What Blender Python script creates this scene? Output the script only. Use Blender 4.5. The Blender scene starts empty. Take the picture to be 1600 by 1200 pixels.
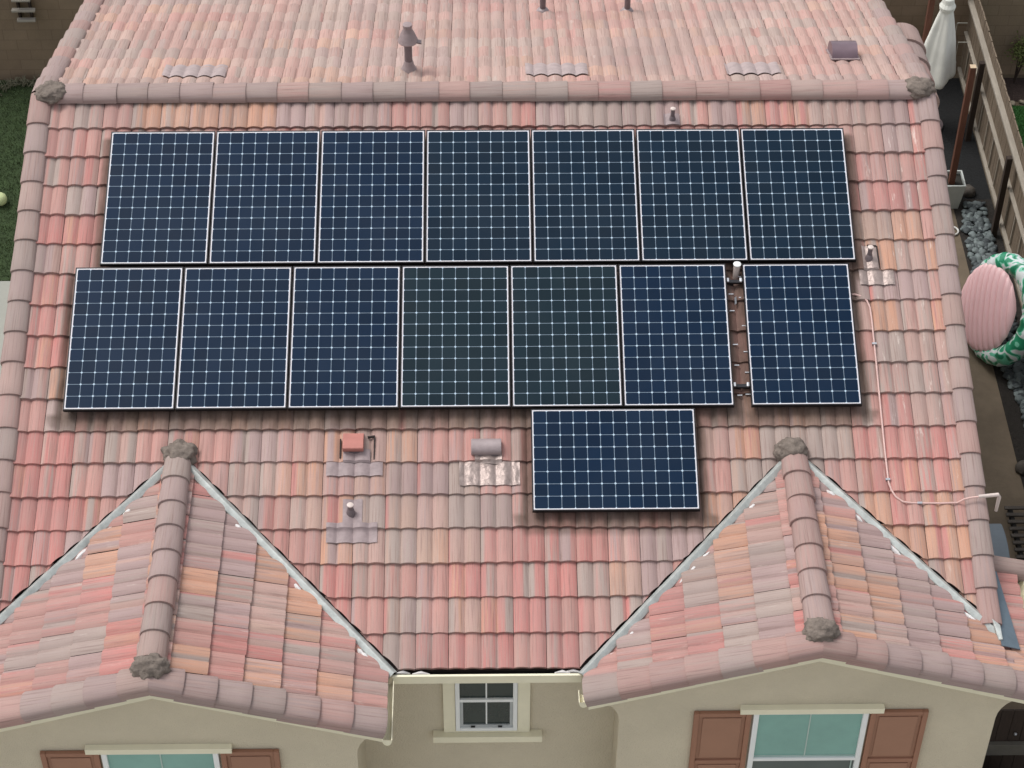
import bpy, bmesh, math, random
from mathutils import Vector, Matrix, noise
V = Vector
sc = bpy.context.scene
COL = sc.collection
# ------------------------------------------------------------------ camera
cam = bpy.data.cameras.new('camera'); co = bpy.data.objects.new('camera', cam); COL.objects.link(co)
r = V((0.999895, -0.013829, 0.004302)); f = V((0.012887, 0.713994, -0.700034)); u = r.cross(f)
r.normalize(); f.normalize(); u = r.cross(f).normalized()
co.matrix_world = Matrix(((r.x, u.x, -f.x, -0.1046), (r.y, u.y, -f.y, -17.728), (r.z, u.z, -f.z, 21.617), (0, 0, 0, 1)))
cam.sensor_width = 36; cam.lens = 3355.42 / 1600 * 36; cam.clip_end = 500; cam.clip_start = .5
sc.camera = co
# ------------------------------------------------------------------ light: overcast, brighter towards the back
SUN_EL, SUN_AZ = math.radians(62), math.radians(-62)      # azimuth measured from +Y towards +X
w = bpy.data.worlds.new('World'); sc.world = w; w.use_nodes = True
nt = w.node_tree; bg = nt.nodes['Background']
sky = nt.nodes.new('ShaderNodeTexSky'); sky.sky_type = 'NISHITA'; sky.sun_disc = False
sky.sun_elevation = SUN_EL; sky.sun_rotation = SUN_AZ; sky.air_density = 1.0; sky.dust_density = 3; sky.ozone_density = .6
hs = nt.nodes.new('ShaderNodeHueSaturation'); hs.inputs['Saturation'].default_value = .22
nt.links.new(sky.outputs[0], hs.inputs['Color']); nt.links.new(hs.outputs[0], bg.inputs[0]); bg.inputs[1].default_value = .15
sd = bpy.data.lights.new('sun', 'SUN'); sd.energy = .9; sd.angle = math.radians(20); sd.color = (1, .965, .92)
so = bpy.data.objects.new('sun', sd); COL.objects.link(so)
sdir = V((math.sin(SUN_AZ) * math.cos(SUN_EL), math.cos(SUN_AZ) * math.cos(SUN_EL), math.sin(SUN_EL)))
so.rotation_euler = sdir.to_track_quat('Z', 'Y').to_euler(); so.location = (0, 0, 40)
sc.view_settings.view_transform = 'Standard'; sc.view_settings.look = 'None'; sc.view_settings.exposure = .50; sc.view_settings.gamma = 1
sc.render.engine = 'CYCLES'; sc.cycles.samples = 128
sc.render.resolution_x = 1024; sc.render.resolution_y = 768

# ------------------------------------------------------------------ helpers
def srgb(r, g, b):
    return tuple((c / 255 / 12.92) if c / 255 <= .04045 else ((c / 255 + .055) / 1.055) ** 2.4 for c in (r, g, b))
def mat(name, col, rough=.8, var=.12, nscale=6, bump=0., metal=0., bscale=40, spec=.5, col2=None, stretch=None):
    m = bpy.data.materials.new(name); m.use_nodes = True; t = m.node_tree; n = t.nodes; L = t.links
    b = n['Principled BSDF']; b.inputs['Roughness'].default_value = rough; b.inputs['Metallic'].default_value = metal
    b.inputs['Specular IOR Level'].default_value = spec
    tc = n.new('ShaderNodeTexCoord'); src = tc.outputs['Object']
    if stretch:
        mp = n.new('ShaderNodeMapping'); mp.inputs['Scale'].default_value = stretch; L.new(src, mp.inputs[0]); src = mp.outputs[0]
    nz = n.new('ShaderNodeTexNoise'); nz.inputs['Scale'].default_value = nscale; nz.inputs['Detail'].default_value = 6; nz.inputs['Roughness'].default_value = .65
    L.new(src, nz.inputs['Vector'])
    rp = n.new('ShaderNodeValToRGB'); rp.color_ramp.elements[0].position = .3; rp.color_ramp.elements[1].position = .7
    c2 = col2 or tuple(min(1, c * (1 + var)) for c in col); c1 = tuple(c * (1 - var) for c in col) if not col2 else col
    rp.color_ramp.elements[0].color = (*c1, 1); rp.color_ramp.elements[1].color = (*c2, 1)
    L.new(nz.outputs[0], rp.inputs[0]); L.new(rp.outputs[0], b.inputs['Base Color'])
    if bump:
        n2 = n.new('ShaderNodeTexNoise'); n2.inputs['Scale'].default_value = bscale; n2.inputs['Detail'].default_value = 5
        L.new(src, n2.inputs['Vector']); bp = n.new('ShaderNodeBump'); bp.inputs['Strength'].default_value = bump; bp.inputs['Distance'].default_value = .02
        L.new(n2.outputs[0], bp.inputs['Height']); L.new(bp.outputs[0], b.inputs['Normal'])
    return m

class MB:
    def __init__(s): s.v = []; s.f = []; s.mi = []; s.st = []
    def add(s, vs, fs, mi=0):
        o = len(s.v); s.st.append((o, len(s.f))); s.v += [tuple(p) for p in vs]; s.f += [tuple(i + o for i in q) for q in fs]; s.mi += [mi] * len(fs)
    def obox(s, c, a, b, d, mi=0):      # centre and three half-axes
        c, a, b, d = V(c), V(a), V(b), V(d)
        P = [c + a * i + b * j + d * k for k in (-1, 1) for j in (-1, 1) for i in (-1, 1)]
        s.add(P, [(0, 2, 3, 1), (4, 5, 7, 6), (0, 1, 5, 4), (2, 6, 7, 3), (0, 4, 6, 2), (1, 3, 7, 5)], mi)
    def box(s, x0, x1, y0, y1, z0, z1, mi=0):
        s.obox(((x0 + x1) / 2, (y0 + y1) / 2, (z0 + z1) / 2), ((x1 - x0) / 2, 0, 0), (0, (y1 - y0) / 2, 0), (0, 0, (z1 - z0) / 2), mi)
    def prism(s, poly, ext, mi=0):      # poly: list of 3-d points, ext: vector
        n = len(poly); e = V(ext); P = [V(p) for p in poly] + [V(p) + e for p in poly]
        s.add(P, [tuple(range(n))[::-1], tuple(range(n, 2 * n))] + [(i, (i + 1) % n, (i + 1) % n + n, i + n) for i in range(n)], mi)
    def tube(s, pts, rad, seg=10, mi=0, cap=True):
        pts = [V(p) for p in pts]; n = len(pts); rr = rad if isinstance(rad, (list, tuple)) else [rad] * n
        vs = []; prev = None
        for i, p in enumerate(pts):
            d = (pts[min(i + 1, n - 1)] - pts[max(i - 1, 0)]).normalized()
            if prev is None: a = d.orthogonal().normalized()
            else: a = (prev - d * prev.dot(d)).normalized()
            prev = a; b = d.cross(a)
            for k in range(seg):
                t = 2 * math.pi * k / seg; vs.append(p + (a * math.cos(t) + b * math.sin(t)) * rr[i])
        fs = [(i * seg + k, i * seg + (k + 1) % seg, (i + 1) * seg + (k + 1) % seg, (i + 1) * seg + k) for i in range(n - 1) for k in range(seg)]
        if cap: fs += [tuple(range(seg))[::-1], tuple(range((n - 1) * seg, n * seg))]
        s.add(vs, fs, mi)
    def lathe(s, prof, c, seg=20, mi=0):   # prof: (r,z) list
        c = V(c); vs = []
        for (q, z) in prof:
            for k in range(seg):
                t = 2 * math.pi * k / seg; vs.append(c + V((q * math.cos(t), q * math.sin(t), z)))
        n = len(prof); fs = [(i * seg + k, i * seg + (k + 1) % seg, (i + 1) * seg + (k + 1) % seg, (i + 1) * seg + k) for i in range(n - 1) for k in range(seg)]
        fs += [tuple(range(seg))[::-1], tuple(range((n - 1) * seg, n * seg))]
        s.add(vs, fs, mi)
    def build_each(s, name, mats, parent=None, **k):
        out = []
        st = s.st + [(len(s.v), len(s.f))]
        for i in range(len(s.st)):
            m = MB(); (v0, f0), (v1, f1) = st[i], st[i + 1]
            m.v = s.v[v0:v1]; m.f = [tuple(q - v0 for q in F) for F in s.f[f0:f1]]; m.mi = s.mi[f0:f1]; out.append(m.build(name, mats, parent, **k))
        return out
    def build(s, name, mats, parent=None, smooth=False, bevel=0., loc=None):
        me = bpy.data.meshes.new(name); me.from_pydata(s.v, [], s.f); me.update()
        if not isinstance(mats, (list, tuple)): mats = [mats]
        for m in mats: me.materials.append(m)
        me.polygons.foreach_set('material_index', s.mi)
        bm = bmesh.new(); bm.from_mesh(me); bmesh.ops.recalc_face_normals(bm, faces=bm.faces); bm.to_mesh(me); bm.free()
        o = bpy.data.objects.new(name, me); COL.objects.link(o)
        if smooth:
            for p in me.polygons: p.use_smooth = True
            try: me.set_sharp_from_angle(angle=math.radians(40))
            except Exception: pass
        if bevel:
            b = o.modifiers.new('bevel', 'BEVEL'); b.width = bevel; b.segments = 2; b.limit_method = 'ANGLE'
        if parent is not None: attach(o, parent)
        return o
def attach(o, parent):
    o.parent = parent; o.matrix_parent_inverse = Matrix.Translation(-V(parent.location))
def empty(name, loc=(0, 0, 0)):
    o = bpy.data.objects.new(name, None); o.location = loc; o.empty_display_size = .2; COL.objects.link(o); return o
def tag(o, label=None, cat=None, group=None, kind=None):
    if label: o['label'] = label
    if cat: o['category'] = cat
    if group: o['group'] = group
    if kind: o['kind'] = kind
    return o

# ------------------------------------------------------------------ materials
M = {}
M['stucco'] = mat('stucco', srgb(198, 188, 166), .95, .07, 1.1, .55, bscale=70, spec=.2)
M['cream'] = mat('cream_trim', srgb(226, 220, 194), .7, .05, 3, .05)
M['white'] = mat('white_vinyl', srgb(226, 228, 226), .5, .03, 3)
M['brown_shutter'] = mat('brown_shutter', srgb(148, 106, 84), .7, .07, 3, .05)
M['shutter_panel'] = mat('brown_shutter_panel', srgb(152, 112, 90), .7, .05, 3)
M['teal'] = mat('teal_blind_glass', srgb(122, 166, 156), .25, .10, 1.6)
M['dark_glass'] = mat('dark_glass', srgb(34, 46, 44), .2, .25, 2.5)
M['dark_glass2'] = mat('screened_glass', srgb(78, 88, 86), .35, .12, 2.5)
M['muntin'] = mat('muntin', srgb(170, 190, 182), .5, .03)
M['mortar'] = mat('mortar', srgb(118, 108, 100), .95, .34, 14, .8, bscale=30, spec=.2)
M['valley'] = mat('galvanised_metal', srgb(180, 185, 181), .40, .22, 9, .1, metal=.35, stretch=(1, 1, 1))
M['foam'] = mat('white_foam', srgb(215, 212, 210), .8, .06, 8, .4)
M['underlay'] = mat('roof_deck', srgb(52, 44, 42), .95, .1)
M['vent_grey'] = mat('vent_paint', srgb(152, 138, 138), .42, .14, 9, .15)
M['vent_dark'] = mat('vent_paint_dark', srgb(112, 100, 102), .55, .14, 9, .15)
M['vent_red'] = mat('vent_paint_red', srgb(176, 116, 106), .7, .10, 9, .1)
M['flash'] = mat('painted_flashing', srgb(146, 130, 130), .6, .16, 12, .25, bscale=25, metal=.0)
M['lead'] = mat('crinkled_lead_flashing', srgb(158, 142, 136), .40, .14, 14, .7, bscale=16, metal=.3)
M['vent_cover'] = mat('faded_vent_paint', srgb(164, 148, 146), .7, .14, 12, .2)
M['blueflash'] = mat('blue_grey_flashing', srgb(98, 112, 122), .5, .12, 8, .1, metal=.3)
M['pvc'] = mat('pale_pvc', srgb(205, 190, 182), .5, .06)
M['cond'] = mat('pink_conduit_paint', srgb(206, 172, 164), .5, .08, 8)
M['frame'] = mat('black_anodised_frame', srgb(22, 22, 26), .4, .1, metal=.4)
M['rail'] = mat('dark_racking', srgb(40, 40, 44), .45, .1, metal=.4)
M['alu'] = mat('aluminium', srgb(190, 192, 196), .35, .08, metal=.8)
M['black'] = mat('black_void', srgb(14, 13, 12), .9, .1)
M['wood'] = mat('weathered_wood', srgb(112, 98, 82), .9, .22, 5, .4, bscale=30, stretch=(8, 8, 1))
M['woodrail'] = mat('weathered_wood_rail', srgb(150, 142, 130), .9, .15, 5, .3, stretch=(6, 1, 6))
M['wooddark'] = mat('dark_wood_post', srgb(50, 38, 30), .85, .2, 6, .3, stretch=(8, 8, 1))
M['redwood'] = mat('red_brown_post', srgb(96, 58, 42), .7, .2, 6, .3, stretch=(8, 8, 1))
M['paleend'] = mat('pale_cut_wood', srgb(190, 168, 140), .8, .08)
M['canvas'] = mat('off_white_canvas', srgb(222, 222, 214), .9, .05, 4, .2, bscale=8)
M['planter'] = mat('pale_grey_planter', srgb(178, 182, 178), .7, .06, 5)
M['soil'] = mat('potting_soil', srgb(40, 38, 34), 1, .3, 30, .6)
M['binm'] = mat('blue_grey_plastic', srgb(104, 114, 122), .5, .07, 4)
M['stone'] = mat('river_stone', srgb(94, 98, 96), .7, .25, 5, .3)
M['stonedark'] = mat('dark_rock', srgb(74, 68, 62), .85, .3, 6, .5)
M['slat'] = mat('white_slat', srgb(150, 144, 134), .7, .12, 6)
M['hose'] = mat('white_hose', srgb(205, 205, 200), .5, .04)
M['ball'] = mat('pale_green_ball', srgb(190, 200, 150), .9, .06, 20)
M['bulb'] = mat('bulb_glass', srgb(190, 190, 180), .15, .04)

def image_free_tile():
    m = bpy.data.materials.new('concrete_roof_tile'); m.use_nodes = True; t = m.node_tree; n = t.nodes; L = t.links
    b = n['Principled BSDF']; b.inputs['Roughness'].default_value = .82; b.inputs['Specular IOR Level'].default_value = .3
    def attr(nm):
        a = n.new('ShaderNodeAttribute'); a.attribute_name = nm; return a
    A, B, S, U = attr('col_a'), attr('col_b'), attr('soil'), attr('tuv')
    def nz(sx, sy, sz, sc_, det=4, rough=.6):
        mp = n.new('ShaderNodeMapping'); mp.inputs['Scale'].default_value = (sx, sy, sz); L.new(U.outputs['Vector'], mp.inputs[0])
        q = n.new('ShaderNodeTexNoise'); q.inputs['Scale'].default_value = sc_; q.inputs['Detail'].default_value = det; q.inputs['Roughness'].default_value = rough
        L.new(mp.outputs[0], q.inputs['Vector']); return q.outputs[0]
    def rng(src, a, b_, c=0, d=1):
        q = n.new('ShaderNodeMapRange'); q.inputs[1].default_value = a; q.inputs[2].default_value = b_; q.inputs[3].default_value = c; q.inputs[4].default_value = d
        L.new(src, q.inputs[0]); return q.outputs[0]
    def mix(fac, a, b_, mode='MIX'):
        q = n.new('ShaderNodeMix'); q.data_type = 'RGBA'; q.blend_type = mode
        for sock, src in ((q.inputs[0], fac), (q.inputs[6], a), (q.inputs[7], b_)):
            if isinstance(src, (int, float)): sock.default_value = src
            elif isinstance(src, tuple): sock.default_value = (*src, 1)
            else: L.new(src, sock)
        return q.outputs[2]
    c = mix(rng(nz(1, .035, 1, 34), .42, .60), A.outputs['Color'], B.outputs['Color'])
    c = mix(rng(nz(1, .03, 1, 80), .35, .7, 0, .50), c, srgb(168, 148, 138))         # fine pale streaks
    c = mix(rng(nz(1, .028, 1, 62, 5, .6), .52, .70, 0, .55), c, srgb(112, 86, 78))    # fine dark streaks
    c = mix(rng(nz(1, .6, 1, 110, 3), .4, .75, 0, .16), c, srgb(120, 102, 94))          # grain
    ob = n.new('ShaderNodeTexCoord'); bz = n.new('ShaderNodeTexNoise'); bz.inputs['Scale'].default_value = .9; bz.inputs['Detail'].default_value = 5; L.new(ob.outputs['Object'], bz.inputs['Vector'])
    c = mix(rng(bz.outputs[0], .45, .70, 0, .42), c, srgb(146, 126, 122))
    wm = attr('white')
    wf = n.new('ShaderNodeMath'); wf.operation = 'MULTIPLY'; L.new(rng(nz(1, .13, 1, 16, 5, .7), .60, .68), wf.inputs[0]); L.new(wm.outputs['Fac'], wf.inputs[1])
    c = mix(wf.outputs[0], c, srgb(214, 200, 190))                                     # lime marks
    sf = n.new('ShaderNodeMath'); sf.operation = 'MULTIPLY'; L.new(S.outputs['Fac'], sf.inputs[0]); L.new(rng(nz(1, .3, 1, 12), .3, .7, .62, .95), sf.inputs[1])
    c = mix(sf.outputs[0], c, srgb(84, 68, 58))                                        # grime round the panels, plus shade painted in close to them
    L.new(c, b.inputs['Base Color'])
    bp = n.new('ShaderNodeBump'); bp.inputs['Strength'].default_value = .18; bp.inputs['Distance'].default_value = .005
    L.new(nz(1, .5, 1, 160, 4), bp.inputs['Height']); L.new(bp.outputs[0], b.inputs['Normal'])
    return m
M['tile'] = image_free_tile()

def solar_glass(name, tint):
    m = bpy.data.materials.new(name); m.use_nodes = True; t = m.node_tree; n = t.nodes; L = t.links
    b = n['Principled BSDF']; b.inputs['Roughness'].default_value = .35; b.inputs['Specular IOR Level'].default_value = .05; b.inputs['Coat Weight'].default_value = .05; b.inputs['Coat Roughness'].default_value = .06
    b.inputs['Coat IOR'].default_value = 1.33
    uv = n.new('ShaderNodeUVMap'); sx = n.new('ShaderNodeSeparateXYZ'); L.new(uv.outputs[0], sx.inputs[0])
    def mth(op, a, b_=None):
        q = n.new('ShaderNodeMath'); q.operation = op
        for i, s_ in enumerate((a, b_)):
            if s_ is None: continue
            if isinstance(s_, (int, float)): q.inputs[i].default_value = s_
            else: L.new(s_, q.inputs[i])
        return q.outputs[0]
    ax = mth('ABSOLUTE', mth('SUBTRACT', mth('FRACT', sx.outputs[0]), .5)); ay = mth('ABSOLUTE', mth('SUBTRACT', mth('FRACT', sx.outputs[1]), .5))
    line = mth('GREATER_THAN', mth('MAXIMUM', ax, ay), .5 - .021)
    dia = mth('GREATER_THAN', mth('ADD', ax, ay), 1 - .10)
    fac = mth('MAXIMUM', mth('MULTIPLY', line, .40), dia)
    # each cell a touch different
    fl = n.new('ShaderNodeVectorMath'); fl.operation = 'FLOOR'; L.new(uv.outputs[0], fl.inputs[0])
    wn = n.new('ShaderNodeTexWhiteNoise'); L.new(fl.outputs[0], wn.inputs[0])
    hv = n.new('ShaderNodeMix'); hv.data_type = 'RGBA'; L.new(wn.outputs[0], hv.inputs[0])
    hv.inputs[6].default_value = (*[c * .85 for c in tint], 1); hv.inputs[7].default_value = (*[c * 1.15 for c in tint], 1)
    mx = n.new('ShaderNodeMix'); mx.data_type = 'RGBA'; L.new(fac, mx.inputs[0]); L.new(hv.outputs[2], mx.inputs[6]); mx.inputs[7].default_value = (*srgb(176, 196, 212), 1)
    # dust film
    tc = n.new('ShaderNodeTexCoord'); nz = n.new('ShaderNodeTexNoise'); nz.inputs['Scale'].default_value = 1.4; nz.inputs['Detail'].default_value = 5; L.new(tc.outputs['Object'], nz.inputs[0])
    mr = n.new('ShaderNodeMapRange'); mr.inputs[1].default_value = .35; mr.inputs[2].default_value = .75; mr.inputs[3].default_value = .0; mr.inputs[4].default_value = .035; L.new(nz.outputs[0], mr.inputs[0])
    m2 = n.new('ShaderNodeMix'); m2.data_type = 'RGBA'; L.new(mr.outputs[0], m2.inputs[0]); L.new(mx.outputs[2], m2.inputs[6]); m2.inputs[7].default_value = (*srgb(120, 120, 110), 1)
    L.new(m2.outputs[2], b.inputs['Base Color'])
    return m
M['glass_blue'] = solar_glass('solar_cells_blue', (.0050, .0162, .0390))
M['glass_teal'] = solar_glass('solar_cells_green', (.0090, .0205, .0295))
M['glass_mid'] = solar_glass('solar_cells_slate', (.0060, .0170, .0330))
M['backsheet'] = mat('white_backsheet', srgb(214, 210, 214), .4, .03)

# ------------------------------------------------------------------ tiles
PAL = {'R': srgb(188, 116, 110), 'P': srgb(186, 134, 125), 'B': srgb(182, 148, 138), 'O': srgb(198, 146, 118), 'M': srgb(164, 140, 138),
       'G': srgb(162, 148, 140), 'T': srgb(180, 150, 134)}
def lerp3(a, b, t): return tuple(p + (q - p) * t for p, q in zip(a, b))
PAL = {k: lerp3(c, srgb(158, 136, 132), .14) for k, c in PAL.items()}
NEXT = {'R': 'RRPPRO', 'P': 'PPRBMP', 'B': 'BPGTOB', 'O': 'OOBTRO', 'M': 'MMPGMM', 'G': 'GGTMPG', 'T': 'TTBGOO'}
TW, EXPO, AMP, STEP = .30, .3485, .027, .030
PALE = srgb(188, 164, 154)  # washed tone that paints sheen and haze into the back slope tiles
def prof(s):
    t = (s / (TW / 2)) % 1.0
    return AMP * (math.sin(math.pi * t) ** .8)
P18 = math.atan(1 / 3.); CP, SP = math.cos(P18), math.sin(P18)
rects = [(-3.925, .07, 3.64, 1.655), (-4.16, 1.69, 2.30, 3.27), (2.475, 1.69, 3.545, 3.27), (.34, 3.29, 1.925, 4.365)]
def soil_and_shade(u_, v_):
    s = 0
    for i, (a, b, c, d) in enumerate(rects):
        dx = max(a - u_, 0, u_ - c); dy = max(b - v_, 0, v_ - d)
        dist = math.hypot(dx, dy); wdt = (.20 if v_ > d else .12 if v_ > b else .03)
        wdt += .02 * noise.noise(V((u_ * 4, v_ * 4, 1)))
        s = max(s, min(1, max(0, (wdt - dist) / .03)) * (.55 + .45 * min(1, max(0, 1 - dist / wdt) * 1.6)))  # deepens towards each panel, adding contact shade to the grime
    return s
class TileMesh:
    def __init__(s): s.v = []; s.f = []; s.a = []; s.b = []; s.so = []; s.uv = []; s.w = []
    def field(s, O, U, D, N, u0, ncol, v0, rows, keyf, expo=EXPO, soil=None, rnd=random.Random(1), ns=7, white=None, skip=None, fine=7, pale=0.):
        O, U, D, N = V(O), V(U), V(D), V(N)
        ss = []
        for k in range(2 * ns + 1): ss.append(TW * k / (2 * ns))
        ss[0] += .0015; ss[-1] -= .0015
        vv = [-.02] + [expo * j / fine for j in range(1, fine)] + [expo - .010, expo - .002, expo]
        for j in range(rows):
            for i in range(ncol):
                if skip and skip(u0 + (i + .5) * TW, v0 + (j + .5) * expo): continue
                key = keyf(j, i); ka = PAL[key]; kb = lerp3(ka, PAL[rnd.choice(NEXT[key])], .7); kc = lerp3(kb, PAL[rnd.choice(NEXT[key] + 'GMG')], .8); ka, kb, kc = (lerp3(q_, PALE, pale) for q_ in (ka, kb, kc))
                br = rnd.uniform(.9, 1.1); ju = rnd.uniform(-.001, .001); jv = rnd.uniform(-.005, .005) + .012 * noise.noise(V((i * .22, j * 3.7, 8))); jn = rnd.uniform(0, .005) + .008 * (noise.noise(V((i * .35, j * 1.3, 2))) + .5); tl = rnd.uniform(-.002, .002)
                o = len(s.v); nv = len(vv) + 2; du, dv = rnd.uniform(0, 50), rnd.uniform(0, 50)
                st_c = rnd.choice([0, 0, TW * .5, TW * rnd.random()]); st_w = rnd.uniform(.02, .055) if rnd.random() < .55 else 0; st_k = lerp3(PAL[rnd.choice('GGMBR')], PALE, pale)
                for q in ss:
                    h = prof(q); second = q > TW / 2; ins = abs(q - st_c) < st_w
                    for m_ in range(nv):
                        if m_ < len(vv):
                            v_ = vv[m_]; lip = -.004 if m_ == len(vv) - 1 else 0
                            hh = h + STEP * v_ / expo + lip + jn
                        else:
                            v_ = expo - (.001 if m_ == len(vv) else .012); hh = h + (.008 if m_ == len(vv) else -.004) - .012
                        uu = u0 + i * TW + q + ju; vg = v0 + j * expo + v_ + jv
                        s.v.append(tuple(O + U * uu + D * vg + N * (hh + tl * (q / TW - .5) * 2)))
                        s.a.append(tuple(c * br for c in (st_k if ins else kb if second else ka)) + (1,)); s.b.append(tuple(c * br for c in (st_k if ins else ka if second else kc)) + (1,))
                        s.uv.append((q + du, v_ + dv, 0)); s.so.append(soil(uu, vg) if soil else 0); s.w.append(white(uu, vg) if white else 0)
                for a_ in range(len(ss) - 1):
                    for m_ in range(nv - 1):
                        p = o + a_ * nv + m_; s.f.append((p, p + 1, p + nv + 1, p + nv))
    def barrel(s, p0, d, up, n, expo, rad, keys, sk0=.02, sk1=.02, hgt=.8, rnd=random.Random(2), flip=1, lift=.022, first=0, last=None, plain=False):
        p0, d, up = V(p0), V(d).normalized(), V(up).normalized(); side = d.cross(up).normalized()
        for i in range(n):
            key = keys[i % len(keys)]; ka = lerp3(PAL[key], srgb(156, 144, 140), .38); kb = lerp3(ka, PAL[rnd.choice('GMBG')], .5); br = rnd.uniform(.82, .98)
            pts = [(rad, -sk0)] + [(rad * math.cos(t), rad * hgt * math.sin(t)) for t in [math.pi * k / 14 for k in range(15)]] + [(-rad, -sk1)]
            du, dv = rnd.uniform(0, 50), rnd.uniform(0, 50); jl = rnd.uniform(-.012, .012)
            js = rnd.uniform(-.006, .006)
            rings = [(-.05, .93, 0), (0, .935, .001), (expo * .33, .955, lift * .33), (expo * .66, .98, lift * .66), (expo - .012, 1, lift), (expo, .99, lift - .003), (expo, .86, lift - .012), (expo - .05, .86, lift - .012)]
            o = len(s.v); L = 0; nn = len(pts)
            arc = [0]
            for k in range(1, nn): arc.append(arc[-1] + math.hypot(pts[k][0] - pts[k - 1][0], pts[k][1] - pts[k - 1][1]))
            for ri, (t, k, lf) in enumerate(rings):
                for pi_, (a, b) in enumerate(pts):
                    tt = t + (jl if t > 0 else 0)
                    s.v.append(tuple(p0 + d * (i * expo + tt) + side * (a * k + js) + up * (b * (k if b > 0 else 1) + lf)))
                    s.a.append(tuple(c * br for c in ka) + (1,)); s.b.append(tuple(c * br for c in kb) + (1,)); s.uv.append((du + arc[pi_], dv + t, 0)); s.so.append(0); s.w.append(0)
            for ri in range(len(rings) - 1):
                for k in range(nn - 1):
                    q = o + ri * nn + k; s.f.append((q, q + 1, q + nn + 1, q + nn))
    def build(s, name, parent, cuts=(), keep=None, smooth=True):
        me = bpy.data.meshes.new(name); me.from_pydata(s.v, [], s.f); me.update(); me.materials.append(M['tile'])
        for nm, dat, ty in (('col_a', s.a, 'FLOAT_COLOR'), ('col_b', s.b, 'FLOAT_COLOR')):
            at = me.attributes.new(nm, ty, 'POINT'); at.data.foreach_set('color', [c for q in dat for c in q])
        at = me.attributes.new('tuv', 'FLOAT_VECTOR', 'POINT'); at.data.foreach_set('vector', [c for q in s.uv for c in q])
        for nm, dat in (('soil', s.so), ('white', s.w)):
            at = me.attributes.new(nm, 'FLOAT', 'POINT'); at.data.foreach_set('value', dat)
        bm = bmesh.new(); bm.from_mesh(me)
        for (pc, pn) in cuts:
            bmesh.ops.bisect_plane(bm, geom=bm.verts[:] + bm.edges[:] + bm.faces[:], plane_co=pc, plane_no=pn)
        if keep:
            dead = [q for q in bm.faces if not keep(q.calc_center_median())]
            bmesh.ops.delete(bm, geom=dead, context='FACES')
        bm.normal_update(); bm.to_mesh(me); bm.free()
        if smooth:
            for p in me.polygons: p.use_smooth = True
            me.set_sharp_from_angle(angle=math.radians(50))
        o = bpy.data.objects.new(name, me); COL.objects.link(o)
        if parent is not None: attach(o, parent)
        return o

house = empty('house', (0, 0, 0))
tag(house, 'two-storey house with tan stucco walls under a mottled pink and terracotta tiled roof', 'house')
# planes: front slope z = TZ + y/3 (tile base); main ridge at y = YR
TZ = 8 - .1265 - .033 * 1.0; YR = .5
def tz(y): return TZ + y / 3.
NF = V((0, -SP, CP)); DF = V((0, -CP, -SP)); OF = V((0, .038, 8 - .1138)) - NF * .033      # v measured as in the survey of the roof
XL, XR, YG = -3.03, 2.865, -3.5
def hwid(xc): return 2.02 if xc < 0 else 2.07
HW = 2.07       # gable axes, apex y and half width
ZG = tz(YG)                                      # gable ridge height (tile base)
rows_main = ["PGPOOOOOMMMMPPMPPMGGGMPMORBBBMM", "PPPPPPPPPPPPPPPPPPPPPPPPPPPPBMR", "PPPPPPPPPPPPPPPPPPPPPPPPPPPPPPR", "PGPPPPPPPPPPPPPPPPPPPPPPPPPRRRR",
    "RRRPPPPPPPPPPPPPPPPPPPPPPPPTTOP", "MPRPPPPPPPPPPPPPPPPPPPPPPPPBOBO", "RRRPPPPPPPPPPPPPPPPPPPPPPPPMMMP", "RRPPPPPPPPPPPPPPPPPPPPPPPBPBOBO",
    "RRPPPPPPPPPPPPPPPPPPPPPPPPBPGBB", "GOPPPPPPPPPPPPPPPPPPPPPPPPPGGGB", "PGPTBBTTBTMBTBTBTBBTTTPBBTBPRBP", "RRPGPRPMMBOBOPPPBTTTPBBOGGGRRRR",
    "RRPMMRPBBOPBMMGPPPPBPPPGGGPRRRO", "RRRPMPRBPBOGTBGGPPPBPPOOPPPOPOP", "RRMMMPPPPPOBGTBPRRRPMMMTBPPOOOO", "RRRRPRRPPPRPPPRPRRGTMRRRPPPOOOR",
    "RRPRPPRRRRPPGPBRRPPGPRRPPPPPOOO", "RRPRPPRRRRPPGRPRPRPPRPMRRPPPPRO"]
RND = random.Random(11)
def key_main(j, i): return rows_main[j][i] if i < 31 else 'P'
def gv(x, y, o=.075):      # inside a gable's footprint on the main slope
    for xc in (XL, XR):
        if abs(x - xc) < -(y - YG - o): return True
    return False
def cut_v(xc, o=0): return [((xc, YG + o, 0), (1, 1, 0)), ((xc, YG + o, 0), (-1, 1, 0))]
def white_right(u_, v_):
    return (max(0, min(1, (u_ - 3.5) / .4)) * (1 if v_ < 4 else .3) + (.35 if v_ < 0 else .12)) * .55
tm = TileMesh()
tm.field(OF, (1, 0, 0), DF, NF, -4.65, 31, -.3935, 18, key_main, soil=soil_and_shade, rnd=RND, white=white_right,
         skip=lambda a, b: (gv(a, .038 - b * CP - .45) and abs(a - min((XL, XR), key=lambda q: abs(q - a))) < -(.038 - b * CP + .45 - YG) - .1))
YV = -.045
tm.build('roof_slope', house, cuts=cut_v(XL, .075) + cut_v(XR, .075) + [((4.475, 0, 0), (1, 0, 0))], keep=lambda c: not gv(c.x, c.y) and -4.66 < c.x < 4.475)

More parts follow.
